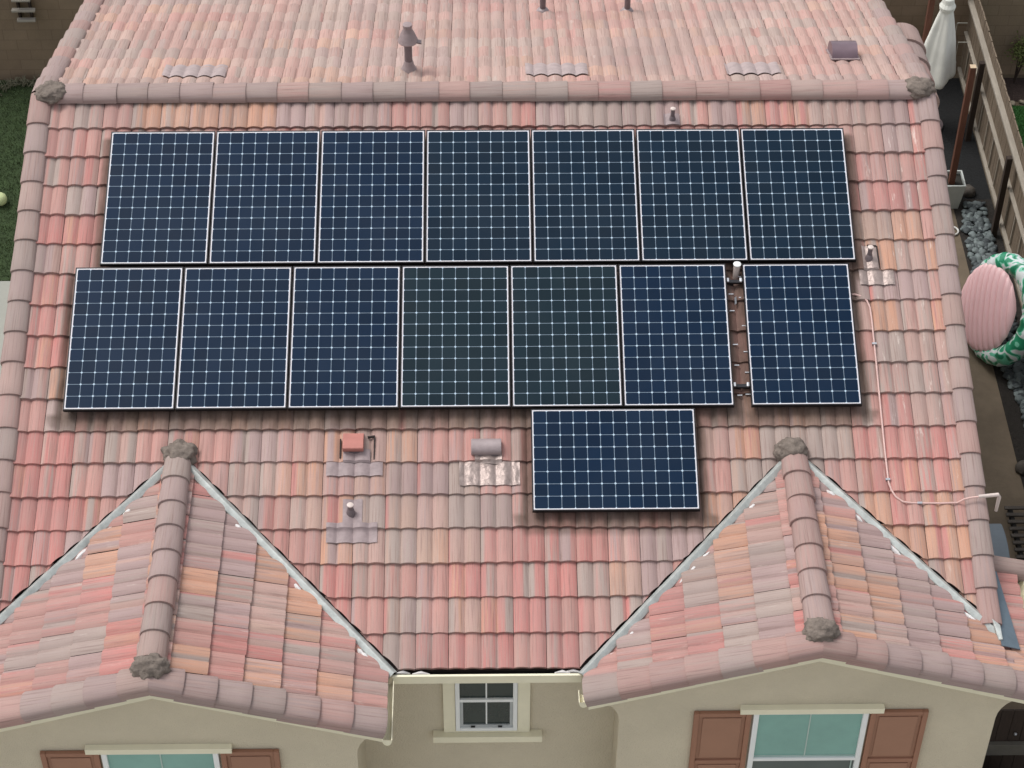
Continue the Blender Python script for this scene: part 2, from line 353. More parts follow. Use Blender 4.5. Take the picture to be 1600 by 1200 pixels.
# back slope
NB = V((0, SP, CP)); DB = V((0, CP, -SP)); OB = V((0, YR, tz(YR)))
def key_back(j, i):
    a = noise.noise(V((i * .13 + 4, j * .42, 3.1))) * 1.1 + RND.uniform(-.10, .10)
    return 'M' if a < -.34 else 'G' if a < -.16 else 'P' if a < .02 else 'B' if a < .20 else 'O' if a < .30 else ('R' if RND.random() < .4 else 'P')
tb = TileMesh()
tb.field(OB, (-1, 0, 0), DB, NB, -4.65, 31, .10, 18, key_back, rnd=RND, white=lambda a, b: .25, pale=.45)
tb.build('roof_slope', house, cuts=[((4.475, 0, 0), (1, 0, 0))], keep=lambda c: -4.66 < c.x < 4.475)

# gable slopes
GX = .33 / 1.0
def gable(xc, yf, dirx, strings, extra=None):
    # courses run down the slope (dirx), tile width runs along y from back (0) to front
    D = V((dirx * CP, 0, -SP)); N = V((dirx * SP, 0, CP)); O = V((xc, 0, ZG))
    t = TileMesh(); y0 = -3.3; ncol = int((y0 - yf) / TW) + 2
    rn = random.Random(int(xc * 10 + dirx * 3 + 50))
    def kf(j, i):
        s = strings[min(j, len(strings) - 1)]
        return s[i] if i < len(s) and s[i] != '.' else rn.choice('PRBMPO')
    t.field(O, (0, -1, 0), D, N, -y0, ncol, hwid(xc) / CP - 7 * .33, 7, kf, expo=.33, rnd=rn, white=lambda a, b: .25)
    def keep(c):
        if c.y < yf: return False
        if (c.x - xc) * dirx < .06: return False
        return abs(c.x - xc) < -(c.y - YG) - .045 + .0
    t.build('gable_roof_slope', house, cuts=cut_v(xc, -.045) + [((0, yf, 0), (0, 1, 0))], keep=keep)
LYF, RYF = -6.02, -5.67
gable(XL, LYF, 1, ["RPMRRPBTBB", ".RMMMOGPOO", "..MMMGMRPR", "...OOBBROP", "....ROOPPP", ".....RPPOO", "......RPPO"])
gable(XL, LYF, -1, ["PROPOORPMM", ".PGPMMMRRP", "..POORPGMM", "...MMPPGPB", "....MPPGRR", ".....MPPPM", "......PMPP"])
gable(XR, RYF, -1, ["PPPPMRBRPP", ".MBBGMGMMP", "..BOOOGGPP", "...PGGRRPP", "....PRRPPP", ".....PMPPP", "......RPPP"])
gable(XR, RYF, 1, ["PPMOOOPPPP", ".MPOOOBOOP", "..MMMOOBPM", "...MMMMMMP", "....MMMRMM", ".....ROORO", "......ROOR"])
# wing behind the right gable: one strip of tiles outside the main rake, with its own short rake
t = TileMesh(); D = V((CP, 0, -SP)); N = V((SP, 0, CP))
t.field(V((XR, 0, ZG)), (0, -1, 0), D, N, 4.42, 4, (4.735 - XR) / CP, 1, lambda j, i: 'RRPOO'[i], expo=(HW - (4.735 - XR)) / CP, rnd=RND)
t.barrel(V((4.66, -4.38, ZG - (4.66 - XR) / 3 + .03)), D, N, 1, .40, .10, 'B', sk0=.05, sk1=.05)
t.build('wing_roof_edge', house)

# ridge, rake and barge tiles
def bar(name, *a, **k):
    t = TileMesh(); t.barrel(*a, **k); return t.build(name, house)
t = TileMesh()
t.barrel((-4.60, YR - .005, tz(YR) + .035), (1, 0, 0), (0, 0, 1), 27, .336, .138, "MMMMMMMPGMGMPGGGPRGPPPRBPPMPB", sk0=.03, sk1=.03, hgt=.62, rnd=RND, lift=.010)
t.build('ridge_cap', house)
kr = "MMMPGGPMGPPBMGPMBGPPMBGM"
for sx, keys in ((-1, "PMMBGGMGBBPGBPMGBB"), (1, "MPMMGMMBGBMPMMGMPP")):
    x = -4.708 if sx < 0 else 4.560; rr_ = .122 if sx < 0 else .108
    bar('rake_tiles', V((x, .44, tz(.44) + .03)), DF, NF, 17, .3485, rr_, keys, sk0=.13 if sx < 0 else .03, sk1=.03 if sx < 0 else .13, hgt=.55, rnd=RND) if sx < 0 else \
    bar('rake_tiles', V((x, .44, tz(.44) + .03)), DF, NF, 17, .3485, rr_, keys, sk0=.03, sk1=.13, hgt=.55, rnd=RND)
    bar('rake_tiles', V((x, .52, tz(.48) + .03)), DB, NB, 18, .347, rr_, kr, sk0=.13, sk1=.13, hgt=.55, rnd=RND)
for xc, yf, kk, kb in ((XL, LYF, "GMMMMPGBM", ("BMGMPPMMP", "MMMGMPMPP")), (XR, RYF, "PPPPPMMPP", ("PPGPPPGPP", "PPMMMGMMP"))):
    n = 8
    bar('gable_ridge_cap', (xc, YG - .02, ZG + .035), (0, -1, 0), (0, 0, 1), n if xc < 0 else 7, (YG - yf - .05) / (n if xc < 0 else 7), .135, kk, sk0=.03, sk1=.03, hgt=.75, rnd=RND)
    for dx, ks in ((-1, kb[0]), (1, kb[1])):
        D = V((dx * CP, 0, -SP)); N = V((dx * SP, 0, CP))
        # outer face towards the street
        o0, o1 = (.12, .02) if dx < 0 else (.02, .12)
        t = TileMesh(); L = (hwid(xc) + .015) / CP; nb = 7
        p = V((xc - dx * .02, yf - .125, ZG + .03))
        t.barrel(p, D, N, nb, L / nb, .14, ks, sk0=(.02 if D.cross(N).y > 0 else .07), sk1=(.07 if D.cross(N).y > 0 else .02), hgt=.55, rnd=RND)
        t.build('barge_tiles', house, cuts=[((xc, 0, 0), (1, 0, 0))], keep=lambda c, xc=xc, dx=dx: (c.x - xc) * dx > 0)

# valley metal: raised rib over each valley line, white foam blobs on the gable side
def rib(name, a, b, wdt, h, m):
    a, b = V(a), V(b); d = (b - a).normalized(); up = V((0, 0, 1)); s = d.cross(up).normalized(); up = s.cross(d).normalized()
    mb = MB(); n = 24; pr = [(-1, -.8), (-.95, .1), (-.35, .75), (0, 1), (.35, .75), (.95, .1), (1, -.8)]; vs = []
    for i in range(n + 1):
        p = a.lerp(b, i / n); w_ = noise.noise(p * 3) * .004
        for (q, z) in pr: vs.append(p + s * (q * wdt + w_) + up * (z * h + w_))
    k = len(pr); mb.add(vs, [(i * k + j, i * k + j + 1, (i + 1) * k + j + 1, (i + 1) * k + j) for i in range(n) for j in range(k - 1)])
    return mb.build(name, m, house, smooth=True)
rb = random.Random(4)
for xc, sx, ln in ((XL, -1, 2.06), (XL, 1, 2.08), (XR, -1, 2.10), (XR, 1, 1.76)):
    a = V((xc + sx * .10, YG - .10, tz(YG - .10) + .045)); b = V((xc + sx * ln, YG - ln - .02, tz(YG - ln) + .045))
    o = rib('valley_flashing', a, b, .048, .038, M['valley'])
    fb = MB(); d = (b - a)
    for q in range(6):
        t_ = rb.uniform(.15, .97); p = a + d * t_ + V((-sx * .05, -.05, -.008)); ll = rb.uniform(.04, .12)
        fb.tube([p - d.normalized() * ll, p - d.normalized() * ll * .3, p + d.normalized() * ll * .4, p + d.normalized() * ll], [.004, rb.uniform(.016, .028), rb.uniform(.014, .026), .004], 7)
    for q in fb.build_each('sealant', M['foam'], None, smooth=True): q.parent = o

def lump(name, c, r_, sq=(1, 1, .7), seed=0, parent=house, m='mortar', amp=.24):
    bm = bmesh.new(); bmesh.ops.create_icosphere(bm, subdivisions=4, radius=1)
    for v in bm.verts:
        d = v.co.normalized(); k = 1 + amp * noise.noise(d * 2.2 + V((seed * 7, 0, 0))) + amp * .6 * noise.noise(d * 6 + V((0, seed * 5, 0))) + amp * .3 * noise.noise(d * 14 + V((0, seed * 5, 0)))
        v.co = V((d.x * k * r_ * sq[0], d.y * k * r_ * sq[1], d.z * k * r_ * sq[2])) + V(c)
    me = bpy.data.meshes.new(name); bm.to_mesh(me); bm.free(); me.materials.append(M[m])
    for p in me.polygons: p.use_smooth = True
    o = bpy.data.objects.new(name, me); COL.objects.link(o)
    if parent is not None: attach(o, parent)
    return o
lump('mortar', (-4.60, YR - .03, tz(YR) + .075), .145, (1.15, 1.0, .62), 1)
lump('mortar', (4.47, YR - .03, tz(YR) + .075), .145, (1.15, .95, .62), 2)
lump('mortar', (XL + .01, YG + .02, ZG + .06), .16, (1.05, .9, .7), 3)
lump('mortar', (XR - .03, YG + .0, ZG + .07), .155, (1.0, .85, .75), 4)
lump('mortar', (XL, LYF - .05, ZG + .075), .15, (1.1, .8, .8), 5)
lump('mortar', (XR, RYF - .05, ZG + .075), .15, (1.05, .9, .8), 6)
# metal end of the right valley, black block for the shade in the right rake's open end, blue grey step flashing
mb = MB(); mb.prism([(4.56, -5.17, 6.19), (4.63, -5.23, 6.17), (4.64, -5.36, 6.12), (4.60, -5.36, 6.11)], (0, 0, .05)); mb.prism([(4.52, -5.28, 6.12), (4.62, -5.40, 6.095), (4.60, -5.42, 6.095), (4.49, -5.30, 6.12)], (0, 0, .03)); mb.build('valley_end', M['valley'], house, bevel=.006)
mb = MB(); zz = lambda x: ZG - (x - XR) / 3 + .055
mb.prism([(4.64, -4.5, zz(4.64)), (4.74, -4.5, zz(4.74)), (4.80, -5.42, zz(4.80)), (4.62, -5.42, zz(4.62))], (0, 0, .012)); mb.build('step_flashing', M['blueflash'], house)
mb = MB(); mb.obox((4.56, -5.37, tz(-5.37) + .035), (.095, 0, 0), (0, .01, 0), (0, 0, .045)); mb.build('rake_end', M['black'], house)

# decks, walls
mb = MB()
def slab(pts, dn=.03, th=.04, mbx=None):
    (mbx or mb).prism([V(p) - V((0, 0, dn)) for p in pts], (0, 0, -th))
ye = -5.50
slab([(-4.8, YR, tz(YR)), (4.62, YR, tz(YR)), (4.62, ye, tz(ye)), (-4.8, ye, tz(ye))])
yb = 6.5; zb = tz(YR) - (yb - YR) / 3
slab([(-4.8, YR + .001, tz(YR)), (4.62, YR + .001, tz(YR)), (4.62, yb, zb), (-4.8, yb, zb)])
for xc, yf in ((XL, LYF - .22), (XR, RYF - .22)):
    for dx in (-1, 1):
        slab([(xc, YG - .05, ZG), (xc, yf, ZG), (xc + dx * (hwid(xc) - .03), yf, ZG - (hwid(xc) - .03) / 3), (xc + dx * (hwid(xc) - .03), YG - 1.98, ZG - (hwid(xc) - .03) / 3)])
slab([(4.56, -5.46, ZG - (4.56 - XR) / 3), (4.92, -5.46, ZG - (4.92 - XR) / 3), (4.92, -4.40, ZG - (4.92 - XR) / 3), (4.56, -4.40, ZG - (4.56 - XR) / 3)], dn=.034)
mb.build_each('roof_deck', M['underlay'], house)

mb = MB(); WY, BY = -5.25, 6.2
zf = tz(WY) - .075; zr = tz(YR) - .075; zbk = tz(YR) - (BY - YR) / 3 - .075
mb.prism([(-4.6, WY, 0), (-4.6, BY, 0), (-4.6, BY, zbk), (-4.6, YR, zr), (-4.6, WY, zf)], (9.05, 0, 0))
def gwall(xc, yw, cove=True):
    h = 1.745; top = ZG - .085; e = 1.98
    pts = [(-h, 0), (-h, 5.50)]
    for k in range(7):
        a = math.pi / 2 * k / 6; pts.append((-h - .24 * (1 - math.cos(a)), 5.50 + .30 * math.sin(a)))
    pts += [(-e, top - e / 3), (0, top), (e, top - e / 3)]
    for k in range(6, -1, -1):
        a = math.pi / 2 * k / 6; pts.append((h + .24 * (1 - math.cos(a)), 5.50 + .30 * math.sin(a)))
    pts += [(h, 0)]
    mb.prism([(xc + a, yw, b) for a, b in pts], (0, 1.6, 0))
gwall(XL, -6.10); gwall(XR, -5.75)
mb.build('wall', M['stucco'], house)
# the wing's own wall beyond the main wall
mb = MB(); mb.box(4.44, 4.62, -5.1, -4.5, 0, 6.05); mb.build('wing_wall', M['stucco'], house)

# fascia strips under the barge tiles, fascia of the eave
for xc, yw in ((XL, -6.10), (XR, -5.75)):
    mb = MB()
    for dx in (-1, 1):
        z0 = ZG - .066; L = hwid(xc) - .03
        mb.prism([(xc, yw - .10, z0), (xc, yw - .10, z0 - .12), (xc + dx * L, yw - .10, z0 - .12 - L / 3), (xc + dx * L, yw - .10, z0 - L / 3)], (0, .10 - .003, 0))
    mb.build_each('fascia', M['cream'], house)
# gutter: eave trough of the middle bay (open top) and its front lip
def gutter(name, x0, x1, y0, y1, zt, d=.10):
    m_ = MB(); t_ = .006
    m_.box(x0, x1, y0 - t_, y0 + t_, zt - d, zt); m_.box(x0, x1, y0 - .012, y0 + .012, zt - .002, zt + .012)
    m_.box(x0, x1, y0 + t_ + .001, y1, zt - d, zt - d + .006); 
    return m_.build(name, M['cream'], house)
gutter('gutter', -.965, .765, -5.605, -5.47, 6.005)
mb = MB(); mb.box(-.955, .755, -5.597, -5.475, 5.914, 5.935); mb.build('gutter_shade', M['black'], house)  # black strip standing in for the shade inside the trough
mb = MB(); mb.box(-.965, .765, -5.462, -5.25, 5.84, 5.90); mb.build('soffit', M['cream'], house)
fb = MB()
for x0, x1, yy in ((-.93, -.80, -5.56), (-.78, -.62, -5.57), (.52, .66, -5.57), (.62, .76, -5.56)):
    fb.tube([(x0, yy, 5.995), ((x0 + x1) / 2, yy + .01, 6.00), (x1, yy, 5.99)], [.006, .018, .006], 8)
fb.build_each('sealant', M['foam'], house, smooth=True)
# side gutters of the gables
def trough(x, y0, y1, z, name='side_gutter', sgn=1):
    m_ = MB(); pts = []
    n = 8; w_ = .045
    for y in (y0, y1):
        for k in range(n + 1):
            a = math.pi * k / n; pts.append((x - w_ * math.cos(a), y, z - .08 * math.sin(a)))
        for k in range(n, -1, -1):
            a = math.pi * k / n; pts.append((x - (w_ - .008) * math.cos(a), y, z - .072 * math.sin(a)))
    k2 = 2 * (n + 1); m_.add(pts, [(i, (i + 1) % k2, (i + 1) % k2 + k2, i + k2) for i in range(k2)] + [tuple(range(k2))[::-1], tuple(range(k2, 2 * k2))])
    m_.add([(x - w_ * math.cos(math.pi * k / n), y0 + .002, z - .08 * math.sin(math.pi * k / n)) for k in range(n + 1)], [tuple(range(n + 1))])
    return m_.build(name, M['cream'], house)
trough(XL + 2.02 + .02, -6.30, -5.62, 5.985)
trough(XR - HW - .02, -5.90, -5.76, 5.985)
trough(XR + HW + .05, -5.9, -4.45, 5.955)
trough(XL - HW - .05, -6.30, -5.3, 5.955)

# windows
def big_window(xc, yw, zt):
    wd, ht = 1.06, 1.55; x0, x1 = xc - wd / 2, xc + wd / 2
    fr = MB(); ft = .05; y0 = yw - .045
    fr.box(x0, x0 + ft, y0, yw - .003, zt - ht, zt); fr.box(x1 - ft, x1, y0, yw - .003, zt - ht, zt)
    fr.box(x0 + ft, x1 - ft, y0, yw - .003, zt - ft * .6, zt); fr.box(x0 + ft, x1 - ft, y0, yw - .003, zt - ht, zt - ht + ft); fr.box(x0 + ft, x1 - ft, y0 + .004, yw - .003, zt - .755, zt - .715)
    o = fr.build('window', M['white'], house, bevel=.004)
    def sub(m_, nm, mm):
        for q in m_.build_each(nm, mm): q.parent = o
    a = MB(); a.box(x0 + ft, x1 - ft, yw - .018, yw - .008, zt - .715, zt - ft * .6); sub(a, 'pane', M['teal'])
    a = MB(); a.box(x0 + ft, x1 - ft, yw - .014, yw - .006, zt - ht + ft, zt - .755); sub(a, 'pane', M['dark_glass2'])
    a = MB(); a.box(xc - .006, xc + .006, yw - .024, yw - .019, zt - .713, zt - .032); a.box(x0 + ft + .002, x1 - ft - .002, yw - .023, yw - .019, zt - .700, zt - .690)
    a.box(x1 - ft - .03, x1 - ft - .02, yw - .022, yw - .015, zt - ht + .06, zt - .76); sub(a, 'muntin', M['muntin'])
    a = MB(); a.box(xc - .66, xc + .66, yw - .065, yw - .002, zt + .003, zt + .072); q = sub(a, 'header', M['cream'])
    a = MB(); a.box(xc - .62, xc + .62, yw - .075, yw - .002, zt - ht - .11, zt - ht - .003); sub(a, 'sill', M['cream'])
    for s in (-1, 1):
        a = MB(); sw = .53; c = xc + s * (wd / 2 + .02 + sw / 2); st = .05; l, r_ = c - sw / 2, c + sw / 2; zt2 = zt - .01; hh = 1.5
        a.box(l, l + st, yw - .045, yw - .003, zt2 - hh, zt2); a.box(r_ - st, r_, yw - .045, yw - .003, zt2 - hh, zt2)
        for z in (zt2 - .05, zt2 - .775, zt2 - hh): a.box(l + st, r_ - st, yw - .045, yw - .003, z, z + .05)
        sh = a.build('shutter', M['brown_shutter'], house, bevel=.006)
        b = MB()
        for z0, z1 in ((zt2 - .725, zt2 - .05), (zt2 - hh + .05, zt2 - .775)):
            b.box(l + st, r_ - st, yw - .022, yw - .004, z0, z1); b.box(l + st + .035, r_ - st - .035, yw - .032, yw - .0225, z0 + .035, z1 - .035)
        for q in b.build_each('shutter_panel', M['shutter_panel'], bevel=.004): q.parent = sh
big_window(2.885, -5.75, 5.665)
big_window(-3.07, -6.10, 5.62)
# middle window
xc, yw = -.105, -5.25; x0, x1 = -.40, .19; zt, z0 = 5.66, 4.755
fr = MB(); ft = .042
fr.box(x0, x0 + ft, yw - .05, yw - .003, z0, zt); fr.box(x1 - ft, x1, yw - .05, yw - .003, z0, zt); fr.box(x0 + ft, x1 - ft, yw - .05, yw - .003, z0, z0 + ft); fr.box(x0 + ft, x1 - ft, yw - .05, yw - .003, zt - ft, zt)
fr.box(x0 + ft, x1 - ft, yw - .045, yw - .003, 5.20, 5.24)
o = fr.build('window', M['white'], house, bevel=.004)
def sub(m_, nm, mm, par):
    for q in m_.build_each(nm, mm): q.parent = par
a = MB(); a.box(x0 + ft, x1 - ft, yw - .02, yw - .01, 5.24, zt - ft); sub(a, 'pane', M['dark_glass'], o)
a = MB(); a.box(x0 + ft + .03, x1 - ft - .03, yw - .016, yw - .008, z0 + ft + .03, 5.20); sub(a, 'pane', M['dark_glass'], o)
a = MB()
a.box(x0 + ft, x0 + ft + .03, yw - .03, yw - .004, z0 + ft, 5.20); a.box(x1 - ft - .03, x1 - ft, yw - .03, yw - .004, z0 + ft, 5.20); a.box(x0 + ft + .03, x1 - ft - .03, yw - .03, yw - .004, z0 + ft, z0 + ft + .03)
sub(a, 'sash', mat('sash_grey', srgb(168, 172, 172), .5, .05), o)
a = MB(); a.box(xc - .007, xc + .007, yw - .026, yw - .021, 5.24, zt - ft); a.box(xc - .007, xc + .007, yw - .022, yw - .017, z0 + ft + .03, 5.20); sub(a, 'muntin', M['white'], o)
a = MB(); a.box(xc - .15, xc - .11, yw - .04, yw - .031, z0 + ft + .002, z0 + ft + .02); a.box(xc + .11, xc + .15, yw - .04, yw - .031, z0 + ft + .002, z0 + ft + .02); sub(a, 'latch', M['black'], o)
a = MB(); a.box(x0 - .115, x0 - .003, yw - .035, yw - .003, z0 - .04, zt + .1); a.box(x1 + .003, x1 + .12, yw - .035, yw - .003, z0 - .04, zt + .1); a.box(x0 - .003, x1 + .003, yw - .035, yw - .003, z0 - .04, z0 - .003); sub(a, 'casing', M['cream'], o)
a = MB(); a.box(x0 - .22, x1 + .24, yw - .09, yw - .003, z0 - .13, z0 - .043); sub(a, 'sill', M['cream'], o)

# low bay roof bulging out behind the right rake of the back slope
br_ = TileMesh(); br_.barrel((4.80, 3.0, 6.93), (0, -1, .02), (.25, 0, 1), 4, .33, .24, 'BMPB', sk0=.10, sk1=.10, hgt=.8, rnd=RND); br_.build('bay_roof', house)

# ------------------------------------------------------------------ solar panels
def onroof(u_, v_, h=0.): return V((u_, -v_ * CP, 8 - v_ * SP)) + NF * h
PW, PH = 1.046, 1.559
def make_panel(name):
    root = empty(name); hw, hh = PW / 2, PH / 2
    fr = MB(); e = .011; z0, z1 = -.044, .004
    for (a, b, c, d) in ((-hw - e, hw + e, -hh - e, -hh), (-hw - e, hw + e, hh, hh + e), (-hw - e, -hw, -hh, hh), (hw, hw + e, -hh, hh)):
        fr.box(a, b, c, d, z0, z1)
    o = fr.build('frame', M['frame']); o.parent = root
    bs = MB()
    for (a, b, c, d) in ((-hw + .0003, hw - .0003, -hh + .0003, -hh + .0105), (-hw + .0003, hw - .0003, hh - .0105, hh - .0003), (-hw + .0003, -hw + .0105, -hh + .0105, hh - .0105), (hw - .0105, hw - .0003, -hh + .0105, hh - .0105)):
        bs.box(a, b, c, d, -.02, .0015)
    o = bs.build('white_border', M['backsheet']); o.parent = root
    me = bpy.data.meshes.new('glass'); gx, gy = hw - .0105, hh - .0105
    me.from_pydata([(-gx, -gy, 0), (gx, -gy, 0), (gx, gy, 0), (-gx, gy, 0), (-gx, -gy, -.03), (gx, -gy, -.03), (gx, gy, -.03), (-gx, gy, -.03)], [], [(0, 1, 2, 3), (7, 6, 5, 4)])
    uv = me.uv_layers.new(name='UVMap')
    for i, c in enumerate(((0, 0), (8, 0), (8, 12), (0, 12), (0, 12), (8, 12), (8, 0), (0, 0))): uv.data[i].uv = c
    me.materials.append(M['glass_blue'])
    o = bpy.data.objects.new('glass', me); COL.objects.link(o); o.parent = root
    o.material_slots[0].link = 'OBJECT'; o.material_slots[0].material = M['glass_blue']
    return root
def copy_tree(o, parent=None):
    c = o.copy(); COL.objects.link(c); c.parent = parent
    for ch in o.children: copy_tree(ch, c)
    return c
protop = make_panel('solar_panel')
RF = Matrix(((1, 0, 0), (0, CP, -SP), (0, SP, CP))).transposed()
RF = Matrix((V((1, 0, 0)), V((0, CP, SP)), V((0, -SP, CP)))).transposed()   # columns x, upslope, normal
pos = []; g = .0342
nth = ['first', 'second', 'third', 'fourth', 'fifth', 'sixth', 'seventh']
extra = ['outermost at the left rake', '', '', '', '', 'below the small vent pipe near the ridge', 'outermost at the right rake']
for i in range(7):
    pos.append((-3.915 + i * (PW + g) + PW / 2, .0835 + PH / 2, 0, 'glass_blue' if i < 3 else 'glass_mid', 'navy solar panel, %s from the left in the upper row by the ridge' % nth[i]))
for i in range(6):
    mt = 'glass_teal' if i in (3, 4) else 'glass_blue'
    pos.append((-4.1488 + i * (PW + g) + PW / 2, 1.6998 + PH / 2, 0, mt, ('greener ' if i in (3, 4) else 'navy ') + 'solar panel, %s from the left in the longer middle row' % nth[i]))
pos.append((2.4871 + PW / 2, 1.6998 + PH / 2, 0, 'glass_blue', 'navy solar panel standing apart at the right end of the middle row beside the gap'))
pos.append((.352 + PH / 2, 3.3061 + PW / 2, 1, 'glass_blue', 'single solar panel laid sideways below the middle row'))
rp_ = random.Random(9)
for k, (a, b, lie, mt, lab) in enumerate(pos):
    p = protop if k == 0 else copy_tree(protop)
    p.location = onroof(a, b, 0); R = RF.to_4x4()
    if lie: R = R @ Matrix.Rotation(math.pi / 2, 4, 'Z')
    R = R @ Matrix.Rotation(rp_.uniform(-.0025, .0025), 4, 'X') @ Matrix.Rotation(rp_.uniform(-.0025, .0025), 4, 'Y') @ Matrix.Rotation(rp_.uniform(-.0012, .0012), 4, 'Z')
    p.rotation_euler = R.to_euler()
    tag(p, lab, 'solar panel', 'solar panels on the front roof slope')
    for ch in p.children:
        if ch.name.startswith('glass'): ch.material_slots[0].link = 'OBJECT'; ch.material_slots[0].material = M[mt]
# racking rails
def rail(u0, u1, v_, label):
    m_ = MB(); c = onroof((u0 + u1) / 2, v_, -.064)
    m_.obox(c, (abs(u1 - u0) / 2, 0, 0), V((0, CP, SP)) * .018, NF * .018)
    root = empty('mounting_rail', c); q = m_.build('rail', M['rail'], root, bevel=.003)
    e = MB()
    for uu in (u0 + .02, u1 - .02):
        if 2.28 < uu < 2.5: e.obox(onroof(uu, v_, -.030), (.012, 0, 0), V((0, CP, SP)) * .022, NF * .014)
    if e.v: e.build_each('clamp', M['alu'], root, bevel=.003)
    f_ = MB()
    for k in range(int((u1 - u0) / .9) + 1):
        uu = u0 + .06 + k * .9
        if uu < u1: f_.obox(onroof(uu, v_, -.10), (.02, 0, 0), V((0, CP, SP)) * .015, NF * .025)
    f_.build_each('foot', M['rail'], root)
    tag(root, label, 'mounting rail', 'rails carrying the solar panels'); return root
rail(2.308, 2.478, 1.86, 'short dark rail with bright clamps in the panel gap, just below the pale pipe')
rail(2.308, 2.478, 3.03, 'short dark rail with bright clamps at the bottom of the panel gap')
for v_, a, b, l in ((.42, -3.9, 3.6, 'dark rail hidden under the top of the upper panel row'), (1.30, -3.9, 3.6, 'dark rail hidden under the bottom of the upper panel row'),
                    (1.87, -4.13, 2.25, 'dark rail under the top of the middle panel row'), (3.05, -4.13, 2.25, 'dark rail under the bottom of the middle panel row'),
                    (3.5, .38, 1.9, 'dark rail under the top of the sideways panel'), (4.15, .38, 1.9, 'dark rail under the bottom of the sideways panel')):
    rail(a, b, v_, l)
# cable clips
cm = MB()
for (a, b) in ((2.36, 1.98), (2.46, 2.02), (2.36, 2.17), (2.47, 2.34), (2.37, 2.55), (2.47, 2.63), (2.37, 2.78), (2.47, 2.86), (2.38, 3.11), (2.46, 3.10), (2.45, 1.78)):
    cm.obox(onroof(a, b, -.10), (.024, 0, 0), V((0, CP, SP)) * .005, NF * .006)
cm.obox(onroof(2.40, 2.06, -.09), (.01, .01, 0), V((.012, CP, SP)) * .04, NF * .006)
for q in cm.build_each('roof_hook', M['alu']): tag(q, 'small bright metal hook on the dark tiles in the gap between two panels', 'roof hook', 'metal hooks in the panel gap')

# ------------------------------------------------------------------ roof vents and pipes
def surf(u_, v_):     # point on the tile surface of the front slope at survey coordinates
    j = (v_ + .3935) / EXPO; fr_ = j - math.floor(j); s = (u_ + 4.65) % TW
    return OF + V((u_, 0, 0)) + DF * v_ + NF * (prof(s) + STEP * fr_)
def surf_mean(u_, v_, h=0.): return OF + V((u_, 0, 0)) + DF * v_ + NF * (.03 + h)
def flashing(u0, u1, v0, v1, h=.008, rnd_=0., seed=1, step=True):
    nx = int((u1 - u0) / .010) + 2; ny = int((v1 - v0) / .02) + 2; m_ = MB(); vs = []
    jj = math.floor((v0 + .02 + .3935) / EXPO)
    for a in range(nx + 1):
        for b in range(ny + 1):
            uu = u0 + (u1 - u0) * a / nx; vv = v0 + (v1 - v0) * b / ny
            s = (uu + 4.65) % TW; fr_ = (vv + .3935) / EXPO - jj
            hh = prof(s) * .85 + STEP * max(fr_, 0) + h + rnd_ * noise.noise(V((uu * 16, vv * 9, seed))) + .004
            if fr_ > 1: hh = prof(s) * .85 + STEP * (fr_ - 1) + h + .004 + STEP * max(0, 1 - (fr_ - 1) * 20)
            vs.append(OF + V((uu, 0, 0)) + DF * vv + NF * hh)
    w_ = ny + 1
    m_.add(vs, [(a * w_ + b, a * w_ + b + 1, (a + 1) * w_ + b + 1, (a + 1) * w_ + b) for a in range(nx) for b in range(ny)])
    return m_
ZU = V((0, 0, 1))
def thing(name, at, label, cat, group=None):
    return tag(empty(name, at), label, cat, group)
G_ = 'pipes and vents through the roof'
def pipe_vent(u_, v_, h, rad, label, fl, mp='vent_dark', mf='flash', cap='pvc', neck=True):
    b = surf_mean(u_, v_); root = thing('vent_pipe', b, label, 'vent pipe', G_)
    m_ = MB(); m_.lathe([(rad, -.05), (rad, h), (rad * .78, h), (rad * .78, h - .03)], b, 16); m_.build('pipe', M[mp], root, smooth=True)
    m_ = MB(); m_.lathe([(rad + .002, h - .012), (rad + .006, h + .004), (rad * .6, h + .012)], b, 16); m_.build('pipe_cap', M[cap], root, smooth=True)
    if neck:
        m_ = MB(); m_.lathe([(rad * 2.2, -.04), (rad * 1.7, .02), (rad * 1.25, .07), (rad * 1.1, .075)], b, 18); m_.build('boot', M[mp], root, smooth=True)
    for i, q in enumerate(fl): 
        o = flashing(*q, rnd_=.004, seed=i, h=.016 + .004 * i).build('flashing', M[mf], root, smooth=True)
    return root
pipe_vent(1.87, -.10, .17, .022, 'thin pipe with a pale cap standing just below the ridge behind the upper panels', [(1.78, 1.95, -.19, -.045)])
r_ = pipe_vent(3.775, 1.58, .17, .024, 'thin pipe with a crinkled grey flashing right of the upper panel row', [(3.71, 3.86, 1.42, 1.71), (3.66, 4.01, 1.70, 1.88)], mf='lead')
pipe_vent(2.425, 1.76, .16, .034, 'short pale pipe standing in the gap between two panels of the middle row', [], mp='pvc', cap='white', neck=False)
pipe_vent(-1.375, 4.33, .13, .026, 'short pipe with white cap on an upside-down T flashing below the square vent', [(-1.45, -1.265, 4.18, 4.445), (-1.60, -1.12, 4.43, 4.63)])
for (a, b, c) in ((1.775, -.19, 1.79), (1.94, -.19, 1.955)):
    pass
# dark cut edges where the tiles stop around a flashing
def notch(root, segs):
    m_ = MB()
    for (a, b, c, d) in segs:
        p, q = surf_mean(a, b, .012), surf_mean(c, d, .012); dd = (q - p); s = dd.cross(NF).normalized()
        m_.obox((p + q) / 2, dd / 2, s * .006, NF * .014)
    return m_.build_each('cut_edge', M['underlay'], root)
notch(r_, [(3.77, 1.42, 3.86, 1.43), (3.865, 1.43, 3.875, 1.70)])
